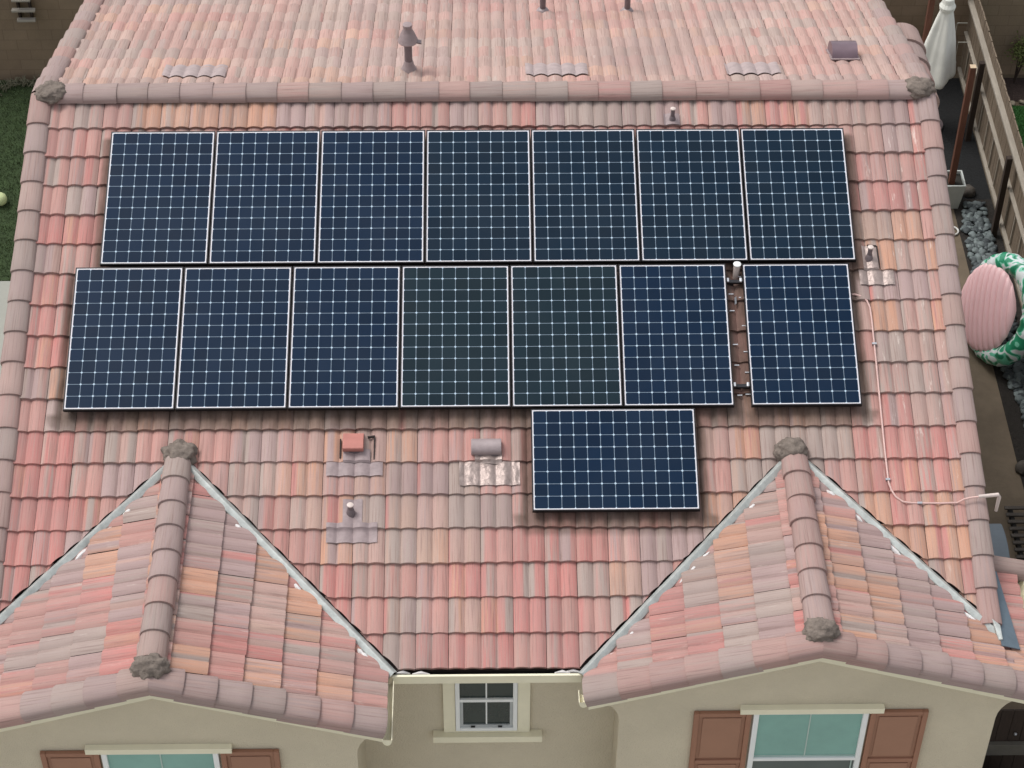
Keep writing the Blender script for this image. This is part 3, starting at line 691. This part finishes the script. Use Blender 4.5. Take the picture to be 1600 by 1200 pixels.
# hooded vents
def hood(u0, u1, v0, v1, label, mh, mf, fls, round_, sm=None):
    um = (u0 + u1) / 2; b = surf_mean(um, v1); root = thing('hooded_roof_vent', b, label, 'roof vent', G_)
    m_ = MB(); hw = (u1 - u0) / 2; n = 10; vs = []; pr = []
    if round_:
        pr = [(v1 + .00 - .10 + .13 * math.cos(t) * -1, .02 + .10 * math.sin(t)) for t in [math.pi * (k / n) * .98 for k in range(n + 1)]]
        pr = [(v0 + (v1 - v0) * (1 - math.cos(math.pi * k / n)) / 2, .045 + .075 * math.sin(math.pi * k / n) ** .7) for k in range(n + 1)]
    else: pr = [(v0, .02), (v0 + .015, .05), ((v0 + v1) / 2, .085), (v1 - .01, .115), (v1, .105)]
    low = -.01
    for sx in (-1, 1):
        for (vv, h) in pr: vs.append(surf_mean(um + sx * hw, vv, h))
        vs.append(surf_mean(um + sx * hw, pr[-1][0] - .004, .03 if round_ else .04)); vs.append(surf_mean(um + sx * hw, v0, low))
    k = len(pr) + 2
    m_.add(vs, [(i, (i + 1) % k, (i + 1) % k + k, i + k) for i in range(k)] + [tuple(range(k))[::-1], tuple(range(k, 2 * k))])
    m_.build('hood', M[mh], root, bevel=.006, smooth=round_)
    m_ = MB(); m_.obox(surf_mean(um, v1 - .03, .015), (hw * .8, 0, 0), DF * .035, NF * .02); m_.build('throat', M['vent_dark'], root)
    for i, q in enumerate(fls): flashing(*q, rnd_=.012 if mf == 'lead' else .003, seed=i + 5, h=.018 + .004 * i).build('flashing', M[mf], root, smooth=True)
    return root
h1 = hood(-1.465, -1.265, 3.49, 3.70, 'square red painted roof vent left of the round-topped one', 'vent_red', 'flash', [(-1.46, -1.20, 3.66, 3.80), (-1.62, -1.08, 3.78, 3.94)], False)
notch(h1, [(-1.23, 3.53, -1.16, 3.52), (-1.165, 3.53, -1.165, 3.77), (-1.49, 3.55, -1.49, 3.75)])
hood(-.235, .055, 3.58, 3.74, 'round-topped grey roof vent on shiny crinkled flashing left of the sideways panel', 'vent_grey', 'lead', [(-.35, .23, 3.79, 4.05), (-.20, .06, 3.70, 3.82)], True)
# back slope
def backp(u_, y, h=0.): return V((u_, y, tz(YR) - (y - YR) / 3 + .03)) + NB * h
def back_pipe(x, y, h, rad, label, big=False):
    b = backp(x, y); root = thing('vent_pipe', b, label, 'vent pipe', G_)
    m_ = MB(); m_.lathe([(rad, -.06), (rad, h), (rad * .7, h)], b, 16); m_.build('pipe', M['vent_dark'], root, smooth=True)
    m_ = MB(); m_.lathe([(rad * 3.0, -.06), (rad * 2.3, .01), (rad * 1.5, .07), (rad * 1.1, .14)] if big else [(rad * 3, -.04), (rad * 1.8, .03), (rad * 1.1, .05)], b, 18); m_.build('boot', M['vent_grey'], root, smooth=True)
    if big:
        m_ = MB(); m_.lathe([(.105, h - .03), (.11, h - .02), (.075, h + .07), (.045, h + .13), (.045, h + .15), (.05, h + .155), (.05, h + .185), (.02, h + .195)], b, 18); m_.build('cowl', M['flash'], root, smooth=True)
        m_ = MB(); m_.obox(b + V((.10, -.02, h - .02)), V((.045, 0, -.01)), (0, .03, 0), (0, 0, .008)); m_.build('collar', M['vent_dark'], root)
    return root
back_pipe(-.895, 1.19, .42, .042, 'tall grey flue pipe with a conical cowl on the back slope', True)
back_pipe(.61, 3.33, .5, .035, 'slim dark pipe at the top edge of the photo, left of its twin')
back_pipe(1.60, 3.31, .5, .035, 'slim dark pipe at the top edge of the photo, right of its twin')
for (x0, x1, lab) in ((-3.53, -2.86, 'low mauve-grey roof vent row behind the left end of the ridge'), (.36, 1.03, 'low mauve-grey roof vent row behind the middle of the ridge'), (2.52, 3.10, 'low mauve-grey roof vent row behind the ridge left of the drum vent')):
    root = thing('low_roof_vent', backp((x0 + x1) / 2, 1.2), lab, 'roof vent', G_)
    nx = 60; m_ = MB(); vs = []
    for a in range(nx + 1):
        for b in range(7):
            xx = x0 + (x1 - x0) * a / nx; s = (-xx + 4.65) % TW; v_ = b / 6
            e = min(1, min(a, nx - a) / 3)
            vs.append(backp(xx, 1.0 + .36 * v_, prof(s) + (.010 * (1 - abs(v_ * 2 - 1) ** 3)) * (.4 + .6 * e) + .002))
    m_.add(vs, [(a * 7 + b, a * 7 + b + 1, a * 7 + b + 8, a * 7 + b + 7) for a in range(nx) for b in range(6)]); m_.build('vent_cover', M['vent_cover'], root, smooth=True)
root = thing('drum_roof_vent', backp(3.86, 1.55), 'half-round mauve metal vent near the right end of the back slope', 'roof vent', G_)
m_ = MB(); vs = []; n = 12
for sx in (-1, 1):
    for k in range(n + 1):
        t_ = math.pi * k / n; vs.append(backp(3.86 + sx * .14, 1.62 - .17 * math.cos(t_), .02 + .15 * math.sin(t_)))
k = n + 1
m_.add(vs, [(i, (i + 1) % k, (i + 1) % k + k, i + k) for i in range(k)] + [tuple(range(k))[::-1], tuple(range(k, 2 * k))]); m_.build('hood', mat('mauve_vent', srgb(118, 100, 108), .35, .12, 6, metal=.3), root, smooth=True)
m_ = MB(); m_.obox(backp(3.86, 1.6, .008 + .02), (.16, 0, 0), V((0, CP, -SP)) * .19, NB * .006); m_.build('flashing', M['flash'], root)

# conduit
pts = [(3.52, 1.985), (3.60, 1.99), (3.66, 2.01), (3.71, 2.06), (3.735, 2.14), (3.74, 2.27), (3.742, 2.7), (3.74, 3.27), (3.74, 3.75), (3.745, 4.05), (3.765, 4.13), (3.80, 4.20), (3.86, 4.25), (3.94, 4.265), (4.22, 4.27), (4.38, 4.265)]
root = thing('conduit', surf_mean(3.74, 3.3), 'thin pink painted conduit running down from the right panel and out over the rake', 'conduit')
m_ = MB(); P_ = [surf_mean(a, b, .020) for a, b in pts] + [surf_mean(4.44, 4.263, .105), surf_mean(4.50, 4.258, .122), surf_mean(4.74, 4.235, .125)]
m_.tube(P_, .0095, 8); m_.build('pipe', M['cond'], root, smooth=True)
m_ = MB(); e = surf_mean(4.73, 4.235, .125); m_.tube([surf_mean(4.56, 4.252, .128), e + V((.02, 0, .004)), e + V((.035, 0, -.03)), e + V((.035, 0, -.22))], [.017, .019, .019, .015], 10); m_.build('elbow', M['pvc'], root, smooth=True)
m_ = MB()
for a, b in ((3.741, 2.55), (3.74, 4.02), (4.02, 4.268)): m_.obox(surf_mean(a, b, .02), (.022, 0, 0), V((0, CP, SP)) * .010, NF * .016)
m_.build_each('strap', M['alu'], root)

# ------------------------------------------------------------------ ground
def sheet(name, x0, x1, y0, y1, z, m, label=None):
    me = MB(); me.box(x0, x1, y0, y1, z - .003, z); o = me.build(name, m); tag(o, label, None, None, 'structure'); return o
gm = mat('bare_ground', srgb(104, 92, 75), 1, .22, 1.3, .5, bscale=12, col2=srgb(88, 78, 64))
m_ = MB(); m_.add([(-150, -150, 0), (150, -150, 0), (150, 150, 0), (-150, 150, 0)], [(0, 1, 2, 3)]); tag(m_.build('ground', gm), None, None, None, 'structure')
sheet('bounce_ground', -30, 30, -45, -6.1, .006, mat('bounce_concrete', srgb(172, 168, 158), .95, .08, 1, .1))  # unseen pale ground, added to bounce light onto the front walls
sheet('path', 4.6, 7.28, -6, 8.9, .006, mat('side_path', srgb(102, 90, 75), .95, .22, 1.6, .3, bscale=20))
sheet('dark_ground_strip', 6.4, 7.92, 8.4, 11.6, .010, mat('black_rough_ground', srgb(24, 25, 26), 1, .4, 30, .8))  # black rough ground beside the fence
sheet('gravel_bed', 7.28, 7.92, 1.2, 8.399, .010, mat('wet_soil', srgb(38, 34, 30), 1, .3, 14, .8))
sheet('flower_bed', 7.96, 12, 10.95, 11.6, .010, mat('dark_bark', srgb(52, 40, 36), 1, .3, 20, .8))
sheet('patio', -12, -4.62, -6, 6.6, .010, mat('pale_concrete', srgb(150, 150, 142), .9, .05, 2, .1))
lawnm = mat('lawn_green', srgb(46, 62, 32), 1, .25, 5, .8, bscale=60)
sheet('lawn', -14, -4.62, 6.61, 11.66, .014, lawnm)
sheet('lawn', 7.96, 14, 2, 10.82, .014, mat('lawn_bright', srgb(40, 84, 34), 1, .25, 5, .8, bscale=60))
def blades(x0, x1, y0, y1, n, seed, col, col2):
    rr = random.Random(seed); m_ = MB()
    for _ in range(n):
        x, y = rr.uniform(x0, x1), rr.uniform(y0, y1); h = rr.uniform(.02, .05); a = rr.uniform(0, 6.28); dx, dy = math.cos(a) * .006, math.sin(a) * .006
        m_.add([(x - dx, y - dy, .014), (x + dx, y + dy, .014), (x + rr.uniform(-.02, .02), y + rr.uniform(-.02, .02), .014 + h)], [(0, 1, 2)])
    o = m_.build('grass', mat('grass_blade', col, .9, .2, 2, col2=col2)); return o
tag(blades(-9, -6.9, 6.62, 11.6, 16000, 1, srgb(48, 66, 34), srgb(72, 84, 48)), 'short dark green lawn grass left of the house', 'grass', None, 'stuff')
tag(blades(8.0, 9.2, 7.5, 10.8, 9000, 2, srgb(42, 92, 36), srgb(60, 104, 44)), 'bright green lawn grass beyond the side fence', 'grass', None, 'stuff')

# block wall at the back
def block_mat():
    m = mat('brown_block', srgb(130, 113, 94), .95, .10, 2.2, .3, bscale=30); t = m.node_tree; n = t.nodes; L = t.links; b = n['Principled BSDF']
    old = b.inputs['Base Color'].links[0].from_socket
    tc = n.new('ShaderNodeTexCoord'); mp = n.new('ShaderNodeMapping'); mp.inputs['Rotation'].default_value = (math.pi / 2, 0, 0); L.new(tc.outputs['Object'], mp.inputs[0])
    bk = n.new('ShaderNodeTexBrick'); bk.inputs['Scale'].default_value = 1; bk.inputs['Mortar Size'].default_value = .008; bk.inputs['Brick Width'].default_value = .4; bk.inputs['Row Height'].default_value = .2; bk.inputs['Mortar Smooth'].default_value = .6
    bk.inputs['Color1'].default_value = (1, 1, 1, 1); bk.inputs['Color2'].default_value = (.92, .9, .88, 1); bk.inputs['Mortar'].default_value = (.74, .72, .70, 1)
    L.new(mp.outputs[0], bk.inputs[0]); q = n.new('ShaderNodeMix'); q.data_type = 'RGBA'; q.blend_type = 'MULTIPLY'; q.inputs[0].default_value = 1
    L.new(old, q.inputs[6]); L.new(bk.outputs[0], q.inputs[7]); L.new(q.outputs[2], b.inputs['Base Color']); return m
blk = block_mat()
root = thing('block_wall', (0, 11.8, 0), 'long brown concrete block wall closing the back yards', 'wall')
m_ = MB(); m_.box(-16, 16, 11.70, 11.90, 0, 2.05); m_.build('masonry', blk, root)
m_ = MB(); m_.box(-16, 16, 11.67, 11.93, 2.052, 2.12); m_.build('coping', blk, root)
# white slatted rack hung on the wall
root = thing('slatted_rack', (-7.55, 11.66, 1.3), 'small whitish rack of three slats fixed to the back wall above the left lawn', 'rack')
for (xa, xb, z) in ((-7.71, -7.41, 1.70), (-7.74, -7.36, 1.50), (-7.68, -7.38, 1.31)):
    m_ = MB(); m_.box(xa, xb, 11.50, 11.58, z - .02, z + .02); m_.build('slat', M['slat'], root, bevel=.004)
m_ = MB(); m_.box(-7.66, -7.63, 11.585, 11.695, 1.25, 1.74); m_.box(-7.47, -7.44, 11.585, 11.695, 1.25, 1.74); m_.build_each('bracket', M['wooddark'], root)
# shrub by the back wall on the right
def shrub(name, c, r_, h, n, label, seed, cols):
    rr = random.Random(seed); root = thing(name, c, label, 'shrub'); m_ = MB(); st = MB()
    for k in range(7):
        a = rr.uniform(0, 6.28); e = V(c) + V((math.cos(a) * r_ * .6, math.sin(a) * r_ * .3, h * rr.uniform(.6, .95))); st.tube([c, V(c).lerp(e, .5) + V((0, 0, .05)), e], [.012, .008, .004], 6)
        for _ in range(n // 7):
            p = e + V((rr.gauss(0, r_ * .35), rr.gauss(0, r_ * .3), rr.gauss(0, h * .12))); a = V((rr.uniform(-1, 1), rr.uniform(-1, 1), rr.uniform(-.4, .8))).normalized() * rr.uniform(.02, .04); b = a.orthogonal().normalized() * .012
            m_.add([p - a, p + b, p + a, p - b], [(0, 1, 2, 3)])
    m_.build('leaves', mat(name + '_leaf', cols[0], .8, .2, 5, col2=cols[1]), root); st.build('stems', M['wooddark'], root)
shrub('shrub', (8.82, 11.45, 0), .25, .9, 500, 'small green leafy shrub against the back wall beyond the fence', 3, (srgb(62, 72, 30), srgb(84, 92, 40)))
# edging stones of the far bed
rs = random.Random(5)
def stone(m_, c, s, sd, flat=.55):
    bm = bmesh.new(); bmesh.ops.create_icosphere(bm, subdivisions=2, radius=1); a = rs.uniform(0, 3.14); ca, sa = math.cos(a), math.sin(a); ex = rs.uniform(.6, 1)
    vs = []
    for v in bm.verts:
        d = v.co * (1 + .28 * noise.noise(v.co * 1.3 + V((sd, 0, 0)))); x, y = d.x * s, d.y * s * ex
        vs.append((c[0] + x * ca - y * sa, c[1] + x * sa + y * ca, c[2] + d.z * s * flat))
    fs = [tuple(v.index for v in q.verts) for q in bm.faces]; bm.free(); m_.add(vs, fs)
for k in range(9):
    m_ = MB(); x = 8.0 + k * .17; stone(m_, (x, 10.88 + rs.uniform(-.02, .02), .04), rs.uniform(.05, .08), k)
    tag(m_.build('edging_stone', mat('pale_stone', srgb(140, 130, 112), .9, .12, 8) if k == 0 else bpy.data.materials['pale_stone'], smooth=True), 'pale stone in the row edging the bright lawn beyond the fence', 'stone', 'stones edging the far lawn')
# river stones (uncountable)
def stonemat():
    m = mat('river_stones', srgb(92, 98, 96), .7, .3, 6, .2); n = m.node_tree.nodes; L = m.node_tree.links; g = n.new('ShaderNodeNewGeometry')
    rp = n.new('ShaderNodeValToRGB'); rp.color_ramp.elements[0].color = (*srgb(44, 50, 54), 1); rp.color_ramp.elements[1].color = (*srgb(112, 122, 122), 1); L.new(g.outputs['Random Per Island'], rp.inputs[0]); L.new(rp.outputs[0], n['Principled BSDF'].inputs['Base Color']); return m
sm_ = stonemat()
m_ = MB()
for k in range(420):
    y = rs.uniform(5.0, 8.25); x0 = 7.42 + .0 * y; x = rs.uniform(7.33 + max(0, (y - 7.6)) * .15, 7.76); stone(m_, (x, y, .03 + rs.uniform(0, .03)), rs.uniform(.04, .075), k)
tag(m_.build('river_stones', sm_, smooth=True), 'bed of blue-grey river stones along the fence foot above the inflatable ring', 'stones', None, 'stuff')
m_ = MB()
for k in range(420):
    y = rs.uniform(2.4, 4.9); edge = 7.44 + .10 * math.sin(y * 2.2) + (.25 if y < 3.2 else 0) * (3.2 - y); x = rs.uniform(edge, 7.80)
    stone(m_, (x, y, .03 + rs.uniform(0, .03)), rs.uniform(.045, .08), k + 500)
tag(m_.build('river_stones', sm_, smooth=True), 'darker bed of round river stones at the right edge below the inflatable ring', 'stones', None, 'stuff')
for k, (x, y, s, l) in enumerate(((7.56, 8.55, .13, 'brown rounded rock lying between the planter and the fence'), (7.50, 8.78, .08, 'small tan rock just above the brown rock by the planter'), (7.32, 2.55, .12, 'dark brown rock at the lower end of the right stone bed'))):
    m_ = MB(); stone(m_, (x, y, s * .5), s, 900 + k, .7); tag(m_.build('rock', M['stonedark'], smooth=True), l, 'rock')
# pale ragged plants at the left lawn edge
m_ = MB(); rr = random.Random(8)
for k in range(260):
    x = rr.uniform(-8.4, -7.25); y = 11.62 - rr.uniform(0, .16) - (max(0, -7.95 - x) * rr.uniform(0, 2.2)); p = V((x, y, .02)); q = p + V((rr.uniform(-.10, .10), rr.uniform(-.08, .05), rr.uniform(.05, .16)))
    m_.tube([p, (p + q) / 2 + V((0, 0, .02)), q], [.006, .007, .002], 4)
tag(m_.build('weeds', mat('dry_weed', srgb(104, 102, 84), .95, .25, 8, col2=srgb(134, 132, 112))), 'ragged pale dry weeds along the foot of the wall above the left lawn', 'weeds', None, 'stuff')
m_ = MB(); m_.lathe([(.001, -.11), (.06, -.092), (.095, -.055), (.11, 0), (.095, .055), (.06, .092), (.001, .11)], (-7.66, 8.40, .125), 20); tag(m_.build('ball', M['ball'], smooth=True), 'pale yellow-green ball lying on the left lawn', 'ball')

# ------------------------------------------------------------------ side fence
root = thing('side_fence', (7.9, 4, 0), 'weathered grey-brown wooden fence running along the right side yard', 'fence')
m_ = MB(); rr = random.Random(3); y = -2.8
while y < 11.6:
    z = 1.80 + rr.uniform(-.012, .012); m_.obox((7.935 + rr.uniform(-.003, .003), y + .068, z / 2 + .03), (.010, 0, 0), (0, .066, 0), (0, 0, z / 2 - .03)); y += .142
m_.build('pickets', M['wood'], root)
for z, nm in ((1.56, .045), (.95, .030), (.22, .040)):
    m_ = MB(); m_.box(7.865 if z < 1.5 else 7.835, 7.923, -2.8, 11.6, z - nm * .55, z + nm * .55); m_.build('rail', M['woodrail'], root, bevel=.004)
for k in range(7):
    y = 9.92 - 2.4 * k + (0 if k < 6 else .1)
    m_ = MB(); m_.box(7.745, 7.830, y - .045, y + .045, 0, 1.55); m_.build('post', M['wooddark'], root, bevel=.004)
m_ = MB()
for k in range(30):      # diagonal lattice-like battens between rails
    y = -2.4 + k * .47; m_.obox((7.905, y, .60), (.008, 0, 0), (0, .012, 0), (0, 0, .33))
m_.build_each('batten', M['woodrail'], root)
# side gate
root = thing('side_gate', (6.2, -2.9, 0), 'dark wooden side gate with a grey cross rail at the lower right corner', 'gate')
m_ = MB(); x = 4.66
while x < 7.7: m_.box(x, x + .135, -2.90, -2.88, .03, 1.80); x += .142
m_.build('boards', M['wooddark'], root)
m_ = MB(); m_.box(4.66, 7.75, -2.96, -2.903, 1.02, 1.22); m_.build('rail', mat('grey_rail', srgb(92, 88, 80), .9, .12, 6), root, bevel=.004)
lm = MB(); lm.lathe([(.001, -.02), (.018, -.01), (.018, .01), (.001, .02)], (6.0, -2.935, 1.40), 12); lm.build('knob', M['alu'], root)

# string-light posts
def post(x, y, h, label, rad=.045):
    root = thing('wooden_post', (x, y, 0), label, 'post', 'tall brown posts in the side yard')
    m_ = MB(); m_.box(x - rad, x + rad, y - rad, y + rad, 0, h); m_.build('shaft', M['redwood'], root, bevel=.004)
    m_ = MB(); m_.box(x - rad, x + rad, y - rad, y + rad, h + .001, h + .006); m_.build('cut_top', M['paleend'], root)
post(7.20, 8.30, 2.65, 'red-brown post with a pale cut top standing in the square planter')
post(6.97, 10.5, 3.0, 'brown post cut off by the top edge, left of the closed parasol')
# planter
root = thing('planter', (7.22, 8.33, 0), 'square pale grey planter at the foot of the red-brown post', 'planter')
m_ = MB(); x, y = 7.20, 8.33; a, b, hh, t_ = .20, .16, .50, .025
def frus(m_, x, y, a0, a1, z0, z1, inner):
    vs = []
    for (z, q) in ((z0, a0), (z1, a1)):
        for (i, j) in ((-1, -1), (1, -1), (1, 1), (-1, 1)): vs.append((x + i * q, y + j * q, z))
    for (z, q) in ((z1, a1 - inner), (z1 - .06, a1 - inner)):
        for (i, j) in ((-1, -1), (1, -1), (1, 1), (-1, 1)): vs.append((x + i * q, y + j * q, z))
    m_.add(vs, [(0, 1, 2, 3)] + [(k + i, k + (i + 1) % 4, k + 4 + (i + 1) % 4, k + 4 + i) for k in (0, 4, 8) for i in range(4)])
frus(m_, x, y, .15, .20, 0, .50, .025); m_.build('pot', M['planter'], root, bevel=.005)
m_ = MB(); m_.box(x - .172, x + .172, y - .172, y + .172, .40, .43); m_.build('soil', M['soil'], root)
# hose
m_ = MB(); m_.tube([V((7.16 + .10 * math.cos(t), 7.62 + .10 * math.sin(t), .03)) for t in [-1.4 + k * .25 for k in range(14)]], .014, 8)
tag(m_.build('hose', M['hose'], smooth=True), 'short curl of white hose on the side path below the planter', 'hose')
# bulbs
for (x, y, z, l) in ((7.68, 11.42, .85, 'upper of two tiny pale bulbs hanging by the fence beside the parasol'), (7.68, 11.15, .66, 'lower of two tiny pale bulbs hanging by the fence beside the parasol')):
    m_ = MB(); m_.lathe([(.001, -.035), (.022, -.025), (.03, 0), (.022, .022), (.010, .035), (.010, .05), (.001, .055)], (x, y, z), 12)
    m_.tube([(x, y, z + .05), (x, y, z + .4)], .003, 5); m_.box(x, x + .17, y - .004, y + .004, z + .395, z + .405)
    tag(m_.build('hanging_bulb', M['bulb'], smooth=True), l, 'light bulb', 'bulbs by the fence')

# closed parasol
root = thing('closed_parasol', (7.2, 10.3, 0), 'closed off-white garden parasol hanging in folds behind the right end of the ridge', 'parasol')
m_ = MB(); m_.tube([(7.18, 10.30, 0), (7.18, 10.30, 2.45)], .02, 12); m_.build('pole', M['slat'], root, smooth=True)
m_ = MB(); m_.lathe([(.26, .012), (.26, .06), (.05, .08), (.03, .25)], (7.18, 10.30, 0), 24); m_.build('base', M['vent_dark'], root, smooth=True)
m_ = MB(); seg = 64; vs = []; nr = 26
for i in range(nr + 1):
    t_ = i / nr; z = 2.42 - 1.50 * t_; R_ = .055 + .285 * t_ ** .8
    if t_ > .9: R_ *= math.sqrt(max(0, 1 - ((t_ - .9) / .1) ** 2)) * .45 + .55
    for k in range(seg):
        a = 2 * math.pi * k / seg; fold = 1 + (.16 * math.sin(a * 4 + .6) + .05 * math.sin(a * 9 + 1)) * min(1, t_ * 3 + .2) + .03 * noise.noise(V((math.cos(a) * 2, math.sin(a) * 2, t_ * 5)))
        vs.append((7.18 + math.cos(a) * R_ * fold - .05 * t_, 10.30 + math.sin(a) * R_ * fold * .9, z))
m_.add(vs, [(i * seg + k, i * seg + (k + 1) % seg, (i + 1) * seg + (k + 1) % seg, (i + 1) * seg + k) for i in range(nr) for k in range(seg)] + [tuple(range(nr * seg, (nr + 1) * seg))])
m_.build('canopy', M['canvas'], root, smooth=True)
m_ = MB(); m_.lathe([(.05, 2.28), (.12, 2.30), (.13, 2.36), (.10, 2.42), (.09, 2.50), (.03, 2.56), (.01, 2.62)], (7.18, 10.30, 0), 14); m_.build('finial', M['canvas'], root, smooth=False)

# inflatable ring with pink pleated floor
ring = thing('inflatable_lounger', (7.30, 5.05, 0), 'round inflatable with pink pleats and a green leaf printed white rim', 'inflatable')
nrm = V((-.90, -.27, .34)).normalized(); ax = V((.131, .648, .750)); ax = (ax - nrm * nrm.dot(ax)).normalized(); ay = nrm.cross(ax)
cc = V((7.35, 4.97, .80)); RA, ra = .67, .15
def leaf_mat():
    m = mat('leaf_print_vinyl', srgb(205, 210, 208), .3, .03, 5); t = m.node_tree; n = t.nodes; L = t.links; b = n['Principled BSDF']
    tc = n.new('ShaderNodeTexCoord'); nz = n.new('ShaderNodeTexNoise'); nz.inputs['Scale'].default_value = 3.0; nz.inputs['Detail'].default_value = 1.0; nz.inputs['Distortion'].default_value = 1.6; L.new(tc.outputs['Object'], nz.inputs[0])
    rp = n.new('ShaderNodeValToRGB'); rp.color_ramp.interpolation = 'CONSTANT'; e = rp.color_ramp.elements; e[0].position = 0; e[0].color = (*srgb(38, 136, 100), 1); e[1].position = .40; e[1].color = (*srgb(120, 196, 168), 1)
    for p_, c_ in ((.44, srgb(206, 212, 212)), (.56, srgb(96, 178, 148)), (.60, srgb(24, 112, 80))):
        q = e.new(p_); q.color = (*c_, 1)
    L.new(nz.outputs[0], rp.inputs[0]); L.new(rp.outputs[0], b.inputs['Base Color']); return m
m_ = MB(); vs = []; n1, n2 = 96, 20
for i in range(n1):
    A_ = 2 * math.pi * i / n1; rad = ax * math.cos(A_) + ay * math.sin(A_)
    for k in range(n2):
        B_ = 2 * math.pi * k / n2; rr_ = ra * (1 + .05 * math.sin(A_ * 24)); vs.append(cc + rad * (RA + rr_ * math.cos(B_)) + nrm * rr_ * math.sin(B_))
m_.add(vs, [(i * n2 + k, i * n2 + (k + 1) % n2, ((i + 1) % n1) * n2 + (k + 1) % n2, ((i + 1) % n1) * n2 + k) for i in range(n1) for k in range(n2)])
m_.build('tube', leaf_mat(), ring, smooth=True)
CSG = 1 if ay.x > 0 else -1
m_ = MB(); vs = []; nu, nv = 160, 40
# pleated cushion: ribs run along the long (upright) axis, bulging towards the house
for i in range(nu + 1):
    s_ = -1 + 2 * i / nu
    for k in range(nv + 1):
        t_ = -1 + 2 * k / nv; x = s_ ; y = t_ * math.sqrt(max(0, 1 - s_ * s_)); dome = math.sqrt(max(0, 1 - x * x - y * y * .98))
        rib_ = abs(math.sin(i / nu * math.pi * 11)) ** .7
        vs.append(cc - ay * .20 * CSG + (ay * x * .86 + ax * y) * (RA - .02) + nrm * (.09 - .05 * x * CSG + .12 * dome ** .8 + .045 * rib_ * dome ** .4))
w_ = nv + 1
m_.add(vs, [(i * w_ + k, i * w_ + k + 1, (i + 1) * w_ + k + 1, (i + 1) * w_ + k) for i in range(nu) for k in range(nv)])
m_.build('pleated_cushion', mat('pink_vinyl', srgb(220, 180, 182), .4, .05, 3), ring, smooth=True)

# bins, slatted rack in the side yard
def bin_(x, y, label, h=1.0, a=.30):
    root = thing('wheeled_bin', (x, y, 0), label, 'bin', 'blue-grey bins in the side yard')
    m_ = MB(); frus(m_, x, y, a * .8, a, .05, h, .02); m_.build('body', M['binm'], root, bevel=.03)
    m_ = MB(); vs = []; n = 10
    for s_ in (-1, 1):
        for k in range(n + 1):
            t_ = k / n; vs.append((x + s_ * (a + .02), y - a - .04 + (2 * a + .06) * t_, h + .01 + .07 * math.sin(math.pi * t_) ** .8))
    k = n + 1; m_.add(vs, [(i, (i + 1) % k, (i + 1) % k + k, i + k) for i in range(k)] + [tuple(range(k))[::-1], tuple(range(k, 2 * k))]); m_.build('lid', M['binm'], root, bevel=.02)
    for s_ in (-1, 1):
        m_ = MB(); m_.tube([(x + s_ * (a - .03), y + a - .02, .10), (x + s_ * (a + .02), y + a - .02, .10)], .10, 16); m_.build('wheel', M['black'], root, smooth=True)
bin_(6.22, .35, 'blue-grey lidded bin showing behind the right rake beside the dark slats')
bin_(5.70, -3.45, 'blue-grey bin at the bottom right corner beside the wall', 1.0)
root = thing('slatted_pallet', (7.15, 1.3, 0), 'dark slatted wooden pallet lying by the fence at the right edge', 'pallet')
m_ = MB()
for k in range(9): m_.box(6.92, 7.70, .72 + k * .125, .72 + k * .125 + .055, .10, .125)
m_.build_each('slat', M['stonedark'], root, bevel=.003)
m_ = MB()
for x in (6.98, 7.3, 7.62): m_.box(x, x + .05, .72, 1.78, .01, .098)
m_.build_each('bearer', M['black'], root)
